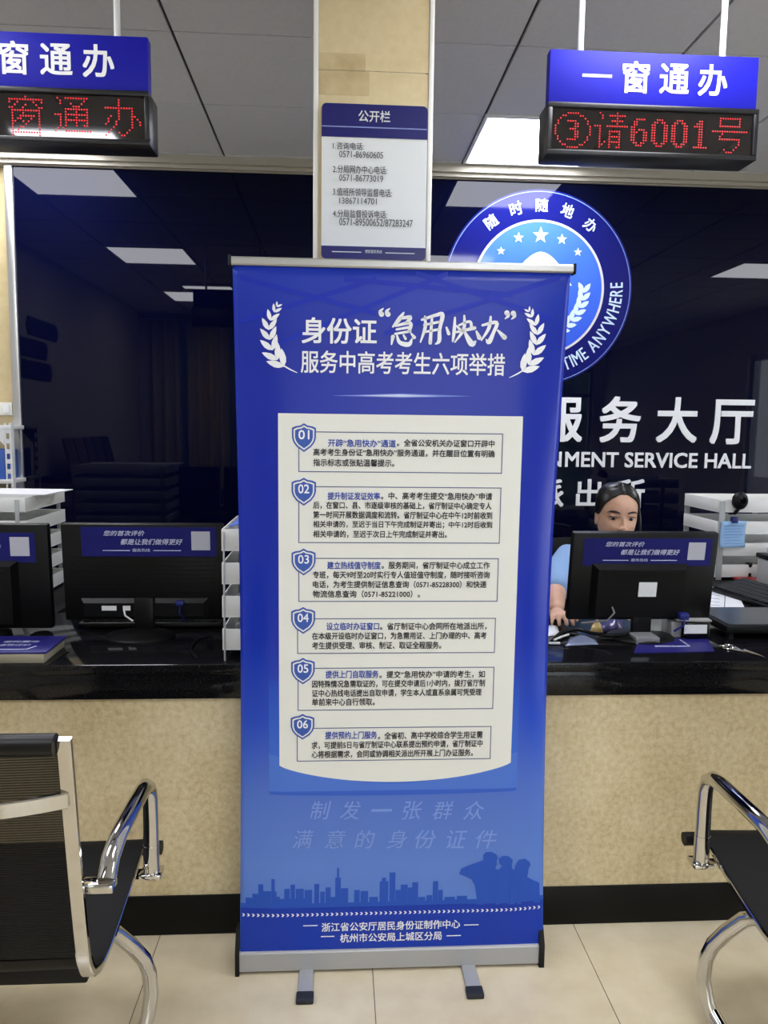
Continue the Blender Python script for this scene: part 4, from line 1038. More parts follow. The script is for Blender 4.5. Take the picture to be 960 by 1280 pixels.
# open documents
t = empty('document', P80(895, 750), 'open white booklet of printed pages on the side desk beside the monitor', 'paper')
for k, q in enumerate((((872, 764), (905, 764), (906, 742), (884, 731)), ((906, 764), (932, 764), (926, 752), (907, 742)))):
    mb = MB(); mb.prism([P80(x, y)[:2] for x, y in q], lambda x, y, h: Vector((x, y, h)), CT, CT + 0.004 + 0.002 * k); mb.build('page', M['paper_white'], t)
mb = MB()
for k in range(5):
    A, B = P80(881, 760 - 4.5 * k, CT + 0.0045), P80(900, 761 - 4 * k, CT + 0.0045); mb.tube([A, B], 0.0012, 5)
mb.build('printed_lines', mat('print_grey', (168, 172, 190), 0.7), t)
# stamp and ink pad, printer, webcam, note
p = P80(935, 724); t = empty('stamp', p, 'black handled stamp standing on the red ink pad', 'stamp')
mb = MB(); mb.lathe([(0.0005, 0.016), (0.014, 0.016), (0.014, 0.028), (0.008, 0.036), (0.011, 0.05), (0.016, 0.066), (0.012, 0.074), (0.0005, 0.076)], p, 18); mb.build('stamp_handle', M['black_plastic'], t)
mb = MB(); mb.cyl(p + Vector((0, 0, 0.0145)), p + Vector((0, 0, 0.0165)), 0.015); mb.build('stamp_plate', M['black_matte'], t)
p = P80(934, 727); mb = MB(); mb.box(p.x - 0.045, p.y - 0.04, CT, p.x + 0.05, p.y + 0.05, CT + 0.014, bev=0.003); simple('ink_pad', mb, M['red'], p, 'red ink pad on the side desk under the stamp', 'ink pad')
t = empty('printer', (1.95, 3.1, CT), 'grey desktop printer with black top at the picture edge by the stamp', 'printer')
mb = MB(); mb.box(1.79, 3.04, CT, 2.12, 3.16, CT + 0.12, bev=0.006); mb.build('printer_body', M['printer'], t)
mb = MB(); mb.box(1.785, 3.035, CT + 0.12, 2.125, 3.165, CT + 0.14, bev=0.005); mb.build('printer_lid', M['black_plastic'], t)
mb = MB(); mb.box(1.83, 3.034, CT + 0.03, 2.07, 3.045, CT + 0.055); mb.build('paper_slot', M['black_matte'], t)
p = Vector((1.95, 3.1, CT + 0.14)); mb = MB(); mb.box(1.82, 3.05, CT + 0.14, 2.08, 3.15, CT + 0.165, bev=0.002); simple('paper_stack', mb, M['paper_white'], p, 'white paper block lying on the grey printer', 'paper')
# webcam clamped on the rack
p = atY(925, 626, 3.25); t = empty('webcam', (p.x, 3.25, p.z - 0.05), 'round black webcam clamped to the top of the white tray rack', 'webcam')
mb = MB(); mb.ball((p.x, 3.25, p.z), (0.034, 0.03, 0.04)); mb.build('camera_head', M['black_plastic'], t)
mb = MB(); mb.cyl((p.x - 0.003, 3.222, p.z + 0.005), (p.x - 0.003, 3.212, p.z + 0.003), 0.015, 0.013); mb.build('lens', M['black_gloss'], t)
mb = MB(); mb.tube([(p.x, 3.25, p.z - 0.03), (p.x - 0.012, 3.262, p.z - 0.055), (p.x - 0.012, 3.31, p.z - 0.06)], 0.008, 8); mb.build('clamp', M['black_plastic'], t)
a, b = atY(901, 685, 3.235), atY(937, 652, 3.235)
t = empty('note_sheet', (a.x, 3.24, a.z), 'pale blue handwritten note hanging from a clip on the white tray rack', 'note')
mb = MB(); mb.grid(lambda u, v: Vector((a.x + (b.x - a.x) * u, 3.24 + 0.008 * math.sin(PI * v) + 0.02 * u, a.z + (b.z - a.z) * v)), 8, 8); o = mb.build('sheet', M['note_blue'], t); o.modifiers.new('thickness', 'SOLIDIFY').thickness = 0.001
mb = MB()
for k in range(7):
    z = a.z + (b.z - a.z) * (0.15 + 0.11 * k); y = 3.2355 + 0.008 * math.sin(PI * (0.15 + 0.11 * k))
    mb.tube([(a.x + 0.014, y, z), (a.x + 0.05 + 0.02 * ((k * 7) % 3), y + 0.009, z + 0.002), (b.x - 0.012 - 0.01 * (k % 3), y + 0.016, z)], 0.0011, 5)
mb.build('handwriting', M['note_ink'], t)
mb = MB(); mb.box((a.x + b.x) / 2 - 0.014, 3.236, b.z - 0.008, (a.x + b.x) / 2 + 0.012, 3.262, b.z + 0.018, bev=0.003); mb.build('clip', M['vga'], t)
# cables and packets under the woman's monitor
def cable(name, pts, r, m, label):
    P = [P80(x, y, z) for x, y, z in pts]; Q = []
    for i in range(len(P) - 1):
        p0, p1, p2, p3 = P[max(i - 1, 0)], P[i], P[i + 1], P[min(i + 2, len(P) - 1)]
        for k in range(6):
            s_ = k / 6; Q.append(0.5 * ((2 * p1) + (-p0 + p2) * s_ + (2 * p0 - 5 * p1 + 4 * p2 - p3) * s_ * s_ + (-p0 + 3 * p1 - 3 * p2 + p3) * s_ ** 3))
    Q.append(P[-1]); mb = MB(); mb.tube(Q, r, 8); return simple(name, mb, m, P[0], label, 'cable')
z0 = CT + 0.006
cable('cable', [(690, 802, z0), (703, 790, z0 + 0.01), (722, 787, z0 + 0.012), (742, 792, z0 + 0.01), (770, 794, z0 + 0.01), (812, 789, z0 + 0.012)], 0.006, M['black_plastic'], 'thick black cable running along the counter under the woman\'s monitor')
cable('cable', [(698, 800, z0), (712, 793, z0), (735, 797, z0), (765, 798, z0), (800, 796, z0), (822, 797, z0)], 0.005, M['black_plastic'], 'black cable in front of the thick one, below the woman\'s monitor')
cable('cable', [(686, 804, z0), (700, 804, z0)], 0.004, M['cable_white'], 'white cable end beside the banner edge on the granite')
cable('cable', [(692, 800, z0 + 0.012), (702, 796, z0 + 0.018), (711, 793, z0 + 0.022)], 0.003, M['cable_white'], 'thin white cable crossing over the black cables')
cable('cable', [(778, 772, z0 + 0.03), (795, 778, z0 + 0.02), (812, 785, z0 + 0.016)], 0.0028, M['cable_white'], 'thin pale cable slanting in front of the monitor neck')
cable('cable', [(265, 795, z0), (245, 800, z0), (238, 812, z0), (246, 822, z0)], 0.004, M['black_plastic'], 'black cable beside the foot of the ribbed monitor')
def packet(name, q, h, m, label, cat):
    P = [P80(x, y) for x, y in q]; c_ = sum(P, Vector()) / 4; mb = MB()
    mb.grid(lambda u, v: (P[0] * (1 - u) * (1 - v) + P[1] * u * (1 - v) + P[2] * u * v + P[3] * (1 - u) * v) + Vector((0, 0, 0.002 + h * (math.sin(PI * u) * math.sin(PI * v)) ** 0.6 * (0.8 + 0.2 * math.sin(9 * u + 5 * v)))), 12, 8)
    for v in mb.bm.verts: v.co.z = max(v.co.z, CT + 0.001)
    o = simple(name, mb, m, c_, label, cat); o.modifiers.new('thickness', 'SOLIDIFY').thickness = 0.0015; return o
packet('snack_packet', ((748, 790), (780, 790), (780, 776), (756, 776)), 0.035, M['wrap_purple'], 'crumpled purple packet in front of the woman\'s monitor', 'packet')
packet('snack_packet', ((737, 791), (754, 791), (752, 782), (740, 782)), 0.03, M['wrap_yellow'], 'small yellow packet beside the purple one', 'packet')
packet('wrapper', ((706, 808), (748, 806), (742, 796), (712, 797)), 0.015, M['wrap_foil'], 'crumpled bluish foil wrapper in front of the cables', 'wrapper')
packet('paper_slip', ((684, 796), (700, 794), (697, 783), (685, 782)), 0.012, M['paper_white'], 'crumpled white paper slip between the hand and the cables', 'paper')
p = P80(809, 806); mb = MB(); mb.box(p.x - 0.035, p.y, CT, p.x + 0.04, p.y + 0.07, CT + 0.022, bev=0.003); simple('charger', mb, M['cable_grey'], p, 'grey charger block in front of the monitor neck', 'charger')
p = P80(822, 795); mb = MB(); mb.box(p.x - 0.03, p.y + 0.02, CT, p.x + 0.02, p.y + 0.03, CT + 0.05, bev=0.002); simple('card', mb, M['label'], p, 'bright white card standing beside the monitor neck', 'card')

# slotted shelf at the very left by the panel frame
t = empty('storage_shelf', (-1.85, 3.98, 0), 'white slotted-angle storage shelf against the cream wall beside the glass panel', 'shelf')
SY = 3.95; sx = atY(14, 560, SY).x
for xx in (sx - 0.62, sx - 0.03):
    mb = MB()
    for k in range(29):
        z = 0.05 * k
        for a, b in ((0, 0.008), (0.024, 0.034)): mb.box(xx + a, SY - 0.002, z, xx + b, SY, z + 0.05)
        mb.box(xx + 0.008, SY - 0.002, z, xx + 0.024, SY, z + 0.022)
    mb.box(xx + 0.032, SY, 0, xx + 0.034, SY + 0.03, 1.455); mb.build('post', M['white_metal'], t, smooth=0)
for z in (0.5, 1.17, 1.44):
    mb = MB(); mb.box(sx - 0.62, SY - 0.004, z - 0.02, sx + 0.0, SY + 0.17, z, bev=0.002); mb.build('shelf_board', M['white_metal'], t)
mb = MB(); mb.prism([(sx - 0.03, 1.42), (sx - 0.1, 1.42), (sx - 0.03, 1.34)], lambda a, b, h: Vector((a, h, b)), SY - 0.006, SY - 0.003); mb.build('gusset', M['white_metal'], t)
for z, h_, lb in ((1.17, 0.15, 'blue storage box on the upper level of the slotted shelf'), (0.5, 0.6, 'tall blue storage box on the lower level of the slotted shelf')):
    p = Vector((sx - 0.3, SY + 0.08, z)); mb = MB(); mb.box(sx - 0.5, SY + 0.012, z, sx - 0.04, SY + 0.16, z + h_, bev=0.004); simple('storage_box', mb, M['box_blue'], p, lb, 'box')
a, b = atY(-8, 519, YW + 0.04), atY(15, 503, YW + 0.04)
t = empty('wall_switch', ((a.x + b.x) / 2, YW + 0.05, a.z), 'white double switch plate on the cream wall above the slotted shelf', 'switch')
mb = MB(); mb.box(a.x, YW + 0.038, a.z, b.x, YW + 0.05, b.z, bev=0.003); mb.build('plate', M['trim_white'], t)
mb = MB(); mb.box((a.x + b.x) / 2 + 0.004, YW + 0.034, a.z + 0.012, b.x - 0.012, YW + 0.039, b.z - 0.012, bev=0.001); mb.build('rocker', M['white_metal'], t)

# ================================================================== WAITING CHAIRS
def waiting_chair(loc, label):
    """chrome armchair of a waiting row; local: rails at x = +-0.27, front towards +y"""
    W = 0.27
    t = empty('waiting_chair', loc, label, 'chair', 'chrome and black waiting chairs')
    rail = [(-0.105, 0.893), (-0.095, 0.82), (-0.08, 0.69), (-0.062, 0.56), (-0.048, 0.47), (-0.036, 0.415), (-0.012, 0.375), (0.03, 0.355), (0.09, 0.352), (0.18, 0.366), (0.28, 0.388), (0.36, 0.408), (0.395, 0.41), (0.415, 0.398)]
    P = [Vector((0, *p)) for p in rail]; Q = []
    for i in range(len(P) - 1):
        p0, p1, p2, p3 = P[max(i - 1, 0)], P[i], P[i + 1], P[min(i + 2, len(P) - 1)]
        for k in range(4):
            s_ = k / 4; Q.append(0.5 * ((2 * p1) + (-p0 + p2) * s_ + (2 * p0 - 5 * p1 + 4 * p2 - p3) * s_ * s_ + (-p0 + 3 * p1 - 3 * p2 + p3) * s_ ** 3))
    Q.append(P[-1])
    for sg in (-1, 1):
        mb = MB(); mb.tube([q + Vector((sg * W, 0, 0)) for q in Q], 0, rect=(0.026, 0.015), upv=(1, 0, 0)); part(mb, 'side_rail', M['chrome'], t)
    def sling(q0, q1, off, th):
        mb = MB()
        for h_ in (0, th):
            mb.grid(lambda u, v: (lambda q, n_: Vector((-W - 0.012 + 2 * (W + 0.012) * u, q.y, q.z)) + n_ * (off + h_ - 0.004 * math.sin(PI * u)))(Q[q0 + round((q1 - q0) * v)], (lambda d: Vector((0, -d.z, d.y)))((Q[min(q0 + round((q1 - q0) * v) + 1, len(Q) - 1)] - Q[max(q0 + round((q1 - q0) * v) - 1, 0)]).normalized())), 12, q1 - q0)
        return mb
    k_ = 17
    mb = MB(); mb.grid(lambda u, v: Vector((-W + 0.004 + 2 * (W - 0.004) * u, Q[round((k_ + 3) * v)].y - 0.012 * math.sin(PI * u) * (1 - v), Q[round((k_ + 3) * v)].z + 0.0085 * v ** 6)), 12, k_ + 3); part(mb, 'backrest', M['mesh'], t)
    part(sling(k_ + 3, len(Q) - 2, 0.0085, 0.004), 'seat', M['seat_black'], t)
    mb = MB(); mb.cyl((-W + 0.012, -0.112, 0.885), (W - 0.012, -0.112, 0.885), 0.02, n=18); part(mb, 'head_roll', M['roll_black'], t)
    mb = MB(); mb.cyl((-W - 0.01, 0.402, 0.398), (W + 0.01, 0.402, 0.390), 0.012, n=16); part(mb, 'front_bar', M['roll_black'], t)
    # curved chrome stretcher behind the backrest
    mb = MB(); mb.tube([(W * q, -0.097 - 0.052 * (1 - abs(q) ** 2.6), 0.775) for q in np.linspace(-1, 1, 25)], 0, rect=(0.03, 0.012), upv=(0, 0, 1)); part(mb, 'stretcher', M['chrome'], t)
    for sg in (-1, 1):
        X = sg * (W + 0.044)
        pts = [(X, -0.03, 0.578), (X, 0.0, 0.606), (X, 0.05, 0.62)] + [(X, y, 0.622) for y in (0.1, 0.18, 0.24)] + [(X, 0.28, 0.618), (X, 0.305, 0.602), (X, 0.315, 0.575)] + [(X, 0.318, z) for z in (0.52, 0.46, 0.405)]
        mb = MB(); mb.tube(pts, 0.0182, 14); arm = part(mb, 'armrest', M['chrome'], t)
        mb = MB(); mb.cyl((X, 0.318, 0.455), (X, 0.318, 0.385), 0.019, n=16); mb.box(X - 0.025, 0.295, 0.376, X + 0.025, 0.342, 0.388, bev=0.002)
        mb.box(min(X, sg * W) - 0.004, 0.305, 0.374, max(X, sg * W) + 0.004, 0.33, 0.386); part(mb, 'bracket', M['chrome'], arm)
        mb = MB(); mb.box(min(X + sg * 0.018, sg * W), -0.052, 0.563, max(X + sg * 0.018, sg * W), -0.018, 0.58, bev=0.003); part(mb, 'bracket', M['chrome'], arm)
        mb = MB(); mb.cyl((sg * (W + 0.02), 0.402, 0.398), (sg * (W + 0.05), 0.402, 0.398), 0.017, n=16); part(mb, 'bolt', M['black_plastic'], t)
        # bent tube leg: out from under the seat, then down to the floor
        lp = [(0.20, 0.10, 0.335), (0.243, 0.18, 0.325), (0.258, 0.20, 0.31), (0.285, 0.225, 0.262), (0.306, 0.245, 0.215), (0.316, 0.254, 0.175), (0.32, 0.255, 0.12), (0.312, 0.245, 0.065), (0.298, 0.228, 0.022), (0.29, 0.215, 0.0)]
        mb = MB(); mb.tube([(sg * (x + 0.003), y, z) for x, y, z in lp], 0.0172, 14); part(mb, 'leg', M['chrome'], t)
        mb = MB(); mb.tube([(sg * 0.305, 0.232, 0.045), (sg * 0.295, 0.18, 0.025), (sg * 0.285, 0.05, 0.018), (sg * 0.28, -0.08, 0.017)], 0.0165, 12); part(mb, 'foot_runner', M['chrome'], t)
    mb = MB(); mb.box(-W + 0.02, 0.035, 0.315, W - 0.02, 0.085, 0.35, bev=0.005); part(mb, 'beam', M['black_plastic'], t)
    return t
ch = waiting_chair((-0.755, 1.458, 0), 'chrome waiting chair with mesh backrest seen from behind, on the left of the banner')
c2 = copy_tree(ch); c2.location = (1.222, 1.45, 0); c2['label'] = 'chrome waiting chair showing only arm and dark seat, on the right of the banner'

# ================================================================== OFFICE CHAIR behind the woman
HX, HY = 1.058, 2.86
t = empty('office_chair', (HX + 0.02, 3.05, 0), 'black office chair the woman sits on behind the counter', 'chair')
mb = MB(); mb.grid(lambda u, v: Vector((HX + 0.02 - 0.24 + 0.48 * u, 3.14 - 0.05 * (2 * u - 1) ** 2 + 0.05 * v, 0.56 + 0.44 * v)), 10, 8); o = mb.build('backrest', M['black_matte'], t); o.modifiers.new('thickness', 'SOLIDIFY').thickness = 0.04
mb = MB(); mb.box(HX - 0.22, 2.70, 0.34, HX + 0.26, 3.10, 0.41, bev=0.025, seg=3); mb.build('seat', M['black_matte'], t)
mb = MB(); mb.cyl((HX + 0.02, 2.95, 0.08), (HX + 0.02, 2.95, 0.41), 0.028); mb.build('column', M['black_plastic'], t)
mb = MB(); mb.tube([(HX + 0.02, 3.13, 0.43), (HX + 0.02, 3.22, 0.46), (HX + 0.02, 3.2, 0.62)], 0.02, 10); mb.build('back_bar', M['black_plastic'], t)
for k in range(5):
    a = 2 * PI * k / 5 + 0.3; e = Vector((HX + 0.02 + 0.27 * math.cos(a), 2.95 + 0.27 * math.sin(a), 0.062))
    mb = MB(); mb.tube([(HX + 0.02, 2.95, 0.1), e], [0.024, 0.016], 10); lg = mb.build('leg', M['black_plastic'], t)
    mb = MB(); mb.cyl(e + Vector((-0.012, 0, -0.034)), e + Vector((0.012, 0, -0.034)), 0.028); mb.build('caster', M['black_plastic'], lg)

# ================================================================== WOMAN
def skinned(points, edges, radii, root=0, sub=2):
    me = bpy.data.meshes.new('skeleton'); me.from_pydata([Vector(p) for p in points], edges, []); me.update()
    o = bpy.data.objects.new('skeleton', me); COL.objects.link(o)
    o.modifiers.new('skin', 'SKIN')
    for i, r in enumerate(radii):
        d = me.skin_vertices[0].data[i]; d.radius = (r, r) if not isinstance(r, tuple) else r; d.use_root = (i == root)
    s_ = o.modifiers.new('sub', 'SUBSURF'); s_.levels = sub; s_.render_levels = sub
    dg = bpy.context.evaluated_depsgraph_get(); dg.update()
    m2 = bpy.data.meshes.new_from_object(o.evaluated_get(dg)); bpy.data.objects.remove(o); bpy.data.meshes.remove(me)
    return m2
def remesh(meshes, voxel, smooth_it, name, m, parent, loc):
    bm = bmesh.new()
    for x in meshes: bm.from_mesh(x); bpy.data.meshes.remove(x)
    me = bpy.data.meshes.new(name); bm.to_mesh(me); bm.free()
    o = bpy.data.objects.new(name, me); COL.objects.link(o)
    r = o.modifiers.new('r', 'REMESH'); r.mode = 'VOXEL'; r.voxel_size = voxel
    s_ = o.modifiers.new('s', 'SMOOTH'); s_.factor = 0.5; s_.iterations = smooth_it
    dg = bpy.context.evaluated_depsgraph_get(); dg.update()
    m2 = bpy.data.meshes.new_from_object(o.evaluated_get(dg)); bpy.data.objects.remove(o); bpy.data.meshes.remove(me)
    m2.transform(Matrix.Translation(-Vector(loc))); m2.name = name
    m2.materials.clear(); m2.materials.append(m); m2.polygons.foreach_set('use_smooth', [True] * len(m2.polygons))
    o = bpy.data.objects.new(name, m2); COL.objects.link(o)
    if parent: o.parent = parent
    else: o.location = loc
    return o
def to_mesh(mb):
    bmesh.ops.recalc_face_normals(mb.bm, faces=mb.bm.faces)
    me = bpy.data.meshes.new('tmp'); mb.bm.to_mesh(me); mb.bm.free(); return me
EYZ = 1.130                                    # eye line
HC = Vector((HX, HY, EYZ))                     # head frame: face looks along -y, slightly turned
HR = Matrix.Rotation(math.radians(4), 3, 'X') @ Matrix.Rotation(math.radians(-4), 3, 'Z') @ Matrix.Rotation(math.radians(1.5), 3, 'Y')
def hd_(x, y, z): return HC + HR @ Vector((x, y, z))
# head rings: z relative to the eye line, half width, front depth, back depth
RINGS = [(-0.118, 0.020, 0.066, 0.00), (-0.112, 0.034, 0.082, 0.02), (-0.098, 0.045, 0.088, 0.035), (-0.078, 0.055, 0.087, 0.055), (-0.055, 0.063, 0.086, 0.075), (-0.03, 0.068, 0.086, 0.088), (-0.012, 0.070, 0.084, 0.094), (0.0, 0.0705, 0.083, 0.097), (0.018, 0.071, 0.087, 0.099), (0.04, 0.071, 0.087, 0.10), (0.062, 0.070, 0.082, 0.098), (0.084, 0.063, 0.07, 0.09), (0.102, 0.050, 0.053, 0.074), (0.114, 0.033, 0.033, 0.05), (0.12, 0.012, 0.012, 0.02)]
def head_mesh():
    mb = MB(); rings = []
    for z, w_, fd, bd in RINGS:
        ring = []
        for j in range(40):
            a = 2 * PI * j / 40; ca, sa = math.cos(a), math.sin(a)
            x = w_ * math.copysign(abs(ca) ** 0.85, ca); y = -(fd if sa > 0 else bd) * math.copysign(abs(sa) ** 0.92, sa)
            if sa > 0:                                            # eye sockets and cheeks
                for ex in (-0.033, 0.033):
                    y += 0.011 * math.exp(-((x - ex) / 0.017) ** 2 - ((z - 0.001) / 0.011) ** 2)
                    y -= 0.006 * math.exp(-((x - ex * 1.15) / 0.02) ** 2 - ((z + 0.035) / 0.018) ** 2)
            ring.append(mb.bm.verts.new(hd_(x, y, z)))
        rings.append(ring)
    for A, B in zip(rings, rings[1:]):
        for j in range(40): mb._f([A[j], A[(j + 1) % 40], B[(j + 1) % 40], B[j]])
    mb._f(rings[0][::-1]); mb._f(rings[-1])
    return to_mesh(mb)
def ell(c, r):
    mb = MB(); mb.ball((0, 0, 0), r, 14, 9)
    for v in mb.bm.verts: v.co = hd_(*(Vector(c) + v.co))
    return to_mesh(mb)
face = [head_mesh(), ell((0, -0.089, -0.014), (0.0075, 0.008, 0.022)), ell((0, -0.095, -0.034), (0.011, 0.011, 0.0095)), ell((0.011, -0.089, -0.037), (0.007, 0.008, 0.006)), ell((-0.011, -0.089, -0.037), (0.007, 0.008, 0.006)),
        ell((0, -0.085, -0.064), (0.022, 0.009, 0.005)), ell((0, -0.084, -0.073), (0.018, 0.009, 0.005)), ell((0, -0.083, -0.1), (0.018, 0.009, 0.012))]
for sg in (-1, 1): face.append(ell((sg * 0.074, 0.008, -0.012), (0.006, 0.014, 0.03))); face.append(ell((sg * 0.033, -0.078, 0.012), (0.02, 0.007, 0.005)))
# body skeleton: seated, right arm (image left) reaching forward to the desk
SHZ = 0.948
bp_ = [(HX, 2.98, 0.53), (HX, 2.97, 0.66), (HX, 2.95, 0.80), (HX, 2.93, 0.92), (HX, 2.91, 0.985), (HX, 2.885, 1.04),           # pelvis..neck
       (HX - 0.16, 2.92, SHZ), (HX - 0.24, 2.80, 0.885), (HX - 0.275, 2.69, 0.85), (HX - 0.31, 2.545, 0.832),                      # right arm
       (HX + 0.16, 2.92, SHZ), (HX + 0.235, 2.84, 0.88), (HX + 0.23, 2.78, 0.85), (HX + 0.09, 2.60, 0.832),                        # left arm
       (HX - 0.09, 2.93, 0.52), (HX - 0.11, 2.60, 0.53), (HX - 0.11, 2.52, 0.30), (HX - 0.11, 2.56, 0.09), (HX - 0.11, 2.44, 0.03),
       (HX + 0.09, 2.93, 0.52), (HX + 0.11, 2.60, 0.53), (HX + 0.11, 2.52, 0.30), (HX + 0.11, 2.56, 0.09), (HX + 0.11, 2.44, 0.03)]
be = [(0, 1), (1, 2), (2, 3), (3, 4), (4, 5), (3, 6), (6, 7), (7, 8), (8, 9), (3, 10), (10, 11), (11, 12), (12, 13), (0, 14), (14, 15), (15, 16), (16, 17), (17, 18), (0, 19), (19, 20), (20, 21), (21, 22), (22, 23)]
br = [(0.15, 0.11), (0.13, 0.1), (0.14, 0.1), (0.12, 0.09), 0.055, 0.05, 0.055, 0.046, 0.04, 0.026, 0.055, 0.046, 0.04, 0.026, 0.085, 0.06, 0.052, 0.036, 0.034, 0.085, 0.06, 0.052, 0.036, 0.034]
body = skinned(bp_, be, br, 0)
def hand(wr, fw, sd):
    """palm and five fingers from the wrist wr; fw: forward, sd: towards the thumb"""
    up_ = Vector((0, 0, 1)); out = []
    wr = Vector(wr); fw = Vector(fw).normalized(); sd = Vector(sd); sd = (sd - fw * sd.dot(fw)).normalized()
    pc = wr + fw * 0.05
    out.append(skinned([wr - fw * 0.01, wr + fw * 0.035, wr + fw * 0.072], [(0, 1), (1, 2)], [(0.024, 0.017), (0.034, 0.014), (0.036, 0.012)], 0, 2))
    for k, (ln, o_) in enumerate(((0.066, 0.027), (0.074, 0.0095), (0.068, -0.0085), (0.054, -0.026))):
        b = wr + fw * (0.066 - abs(o_) * 0.15) + sd * o_; dv = (fw + sd * o_ * 5).normalized()
        pts = [b, b + dv * ln * 0.42 + up_ * 0.006, b + dv * ln * 0.75 - up_ * 0.006, b + dv * ln * 0.95 - up_ * 0.02]
        out.append(skinned(pts, [(0, 1), (1, 2), (2, 3)], [0.0098, 0.0088, 0.0078, 0.0062], 0, 2))
    b = wr + fw * 0.022 + sd * 0.024
    pts = [b, b + sd * 0.024 + fw * 0.02 - up_ * 0.004, b + sd * 0.03 + fw * 0.045 - up_ * 0.008, b + sd * 0.028 + fw * 0.06 - up_ * 0.012]
    out.append(skinned(pts, [(0, 1), (1, 2), (2, 3)], [0.0125, 0.0105, 0.009, 0.007], 0, 2))
    return out
hands = hand((HX - 0.31, 2.545, 0.832), (-0.12, -1, 0.02), (1, 0, 0)) + hand((HX + 0.09, 2.60, 0.832), (-0.3, -1, 0.02), (-1, 0, 0))
wl_ = (HX, 2.98, 0.46)
woman = remesh([body] + face + hands, 0.0042, 3, 'person', M['skin'], None, wl_)
tag(woman, 'person in a light blue shirt with centre-parted black hair, seated behind the monitor', 'person')
# shirt: torso and short-sleeved upper arms
sh_p = [(HX, 2.98, 0.60), (HX, 2.97, 0.70), (HX, 2.95, 0.82), (HX, 2.93, 0.92), (HX, 2.912, 0.975), (HX - 0.16, 2.92, SHZ), (HX - 0.24, 2.80, 0.888), (HX - 0.272, 2.70, 0.855), (HX + 0.16, 2.92, SHZ), (HX + 0.235, 2.84, 0.883), (HX + 0.228, 2.79, 0.857)]
sm = skinned(sh_p, [(0, 1), (1, 2), (2, 3), (3, 4), (3, 5), (5, 6), (6, 7), (3, 8), (8, 9), (9, 10)], [(0.16, 0.12), (0.15, 0.115), (0.155, 0.115), (0.135, 0.105), 0.07, 0.07, 0.064, 0.062, 0.07, 0.064, 0.062], 0)
remesh([sm], 0.007, 4, 'shirt', M['shirt'], woman, wl_)
tr = skinned([(HX, 2.98, 0.55), (HX, 2.97, 0.62)] + bp_[14:18] + bp_[19:23], [(0, 1), (0, 2), (2, 3), (3, 4), (4, 5), (0, 6), (6, 7), (7, 8), (8, 9)], [(0.165, 0.12), (0.16, 0.12), 0.096, 0.072, 0.064, 0.05, 0.096, 0.072, 0.064, 0.05], 0)
remesh([tr], 0.009, 3, 'trousers', M['trousers'], woman, wl_)
# hair: shell over the skull, hairline parted in the middle, drawn back into a low tail
mb = MB()
def hair_pt(a, ph, k):
    """a: azimuth (0 = front), ph: 0 crown .. 1 low edge"""
    # low edge of the hair by azimuth: high over the forehead, down behind the ears
    fr = abs(a) / PI
    low = float(np.interp(fr, (0, 0.08, 0.2, 0.3, 0.38, 0.44, 0.5, 0.56, 0.63, 0.75, 1), (0.092, 0.088, 0.073, 0.053, 0.030, 0.008, 0.0, -0.004, -0.06, -0.095, -0.1)))
    z = 0.123 + (low - 0.123) * ph ** 1.1
    zz = min(max(z, RINGS[0][0]), 0.119)
    for (z0_, w0, f0, b0), (z1_, w1, f1, b1) in zip(RINGS, RINGS[1:]):
        if z0_ <= zz <= z1_:
            q = (zz - z0_) / (z1_ - z0_); w_, fd, bd = w0 + (w1 - w0) * q, f0 + (f1 - f0) * q, b0 + (b1 - b0) * q; break
    ca, sa = math.sin(a), math.cos(a)
    g = k * (0.6 + 0.4 * min(1, fr / 0.2)) 
    if z > 0.1: w_, fd, bd = [v + (0.0 if ph > 0.02 else 0) for v in (w_, fd, bd)]
    part_ = 0.004 * math.exp(-(a / 0.07) ** 2) * (1 if abs(a) < 1.2 else 0)
    return hd_((w_ + g) * math.copysign(abs(ca) ** 0.9, ca), -((fd if sa > 0 else bd) + g) * math.copysign(abs(sa) ** 0.92, sa), z + (k * 0.5 if ph < 0.3 else 0) - part_)
NA, NP = 72, 16
V1 = [[mb.bm.verts.new(hair_pt(-PI + 2 * PI * i / NA, j / NP, 0.006 if j < NP else 0.002)) for i in range(NA)] for j in range(1, NP + 1)]
tp = mb.bm.verts.new(hd_(0, 0.005, 0.126))
for i in range(NA):
    mb._f([tp, V1[0][i], V1[0][(i + 1) % NA]])
    for j in range(NP - 1): mb._f([V1[j][i], V1[j + 1][i], V1[j + 1][(i + 1) % NA], V1[j][(i + 1) % NA]])
mb.use(M['hair'])
hair = mb.build('hair', M['hair'], woman)
so = hair.modifiers.new('thickness', 'SOLIDIFY'); so.thickness = 0.008; so.offset = -0.5
mb = MB(); mb.tube([hd_(0.045, 0.09, -0.03), hd_(0.06, 0.11, -0.06), hd_(0.065, 0.105, -0.11), hd_(0.07, 0.08, -0.16)], [0.03, 0.034, 0.028, 0.01], 12); mb.build('ponytail', M['hair'], hair)
mb = MB(); mb.tube([hd_(0.074, -0.025, 0.03), hd_(0.08, -0.03, -0.01), hd_(0.086, -0.026, -0.05), hd_(0.094, -0.02, -0.085)], [0.005, 0.006, 0.005, 0.002], 8); mb.build('loose_strand', M['hair'], hair)
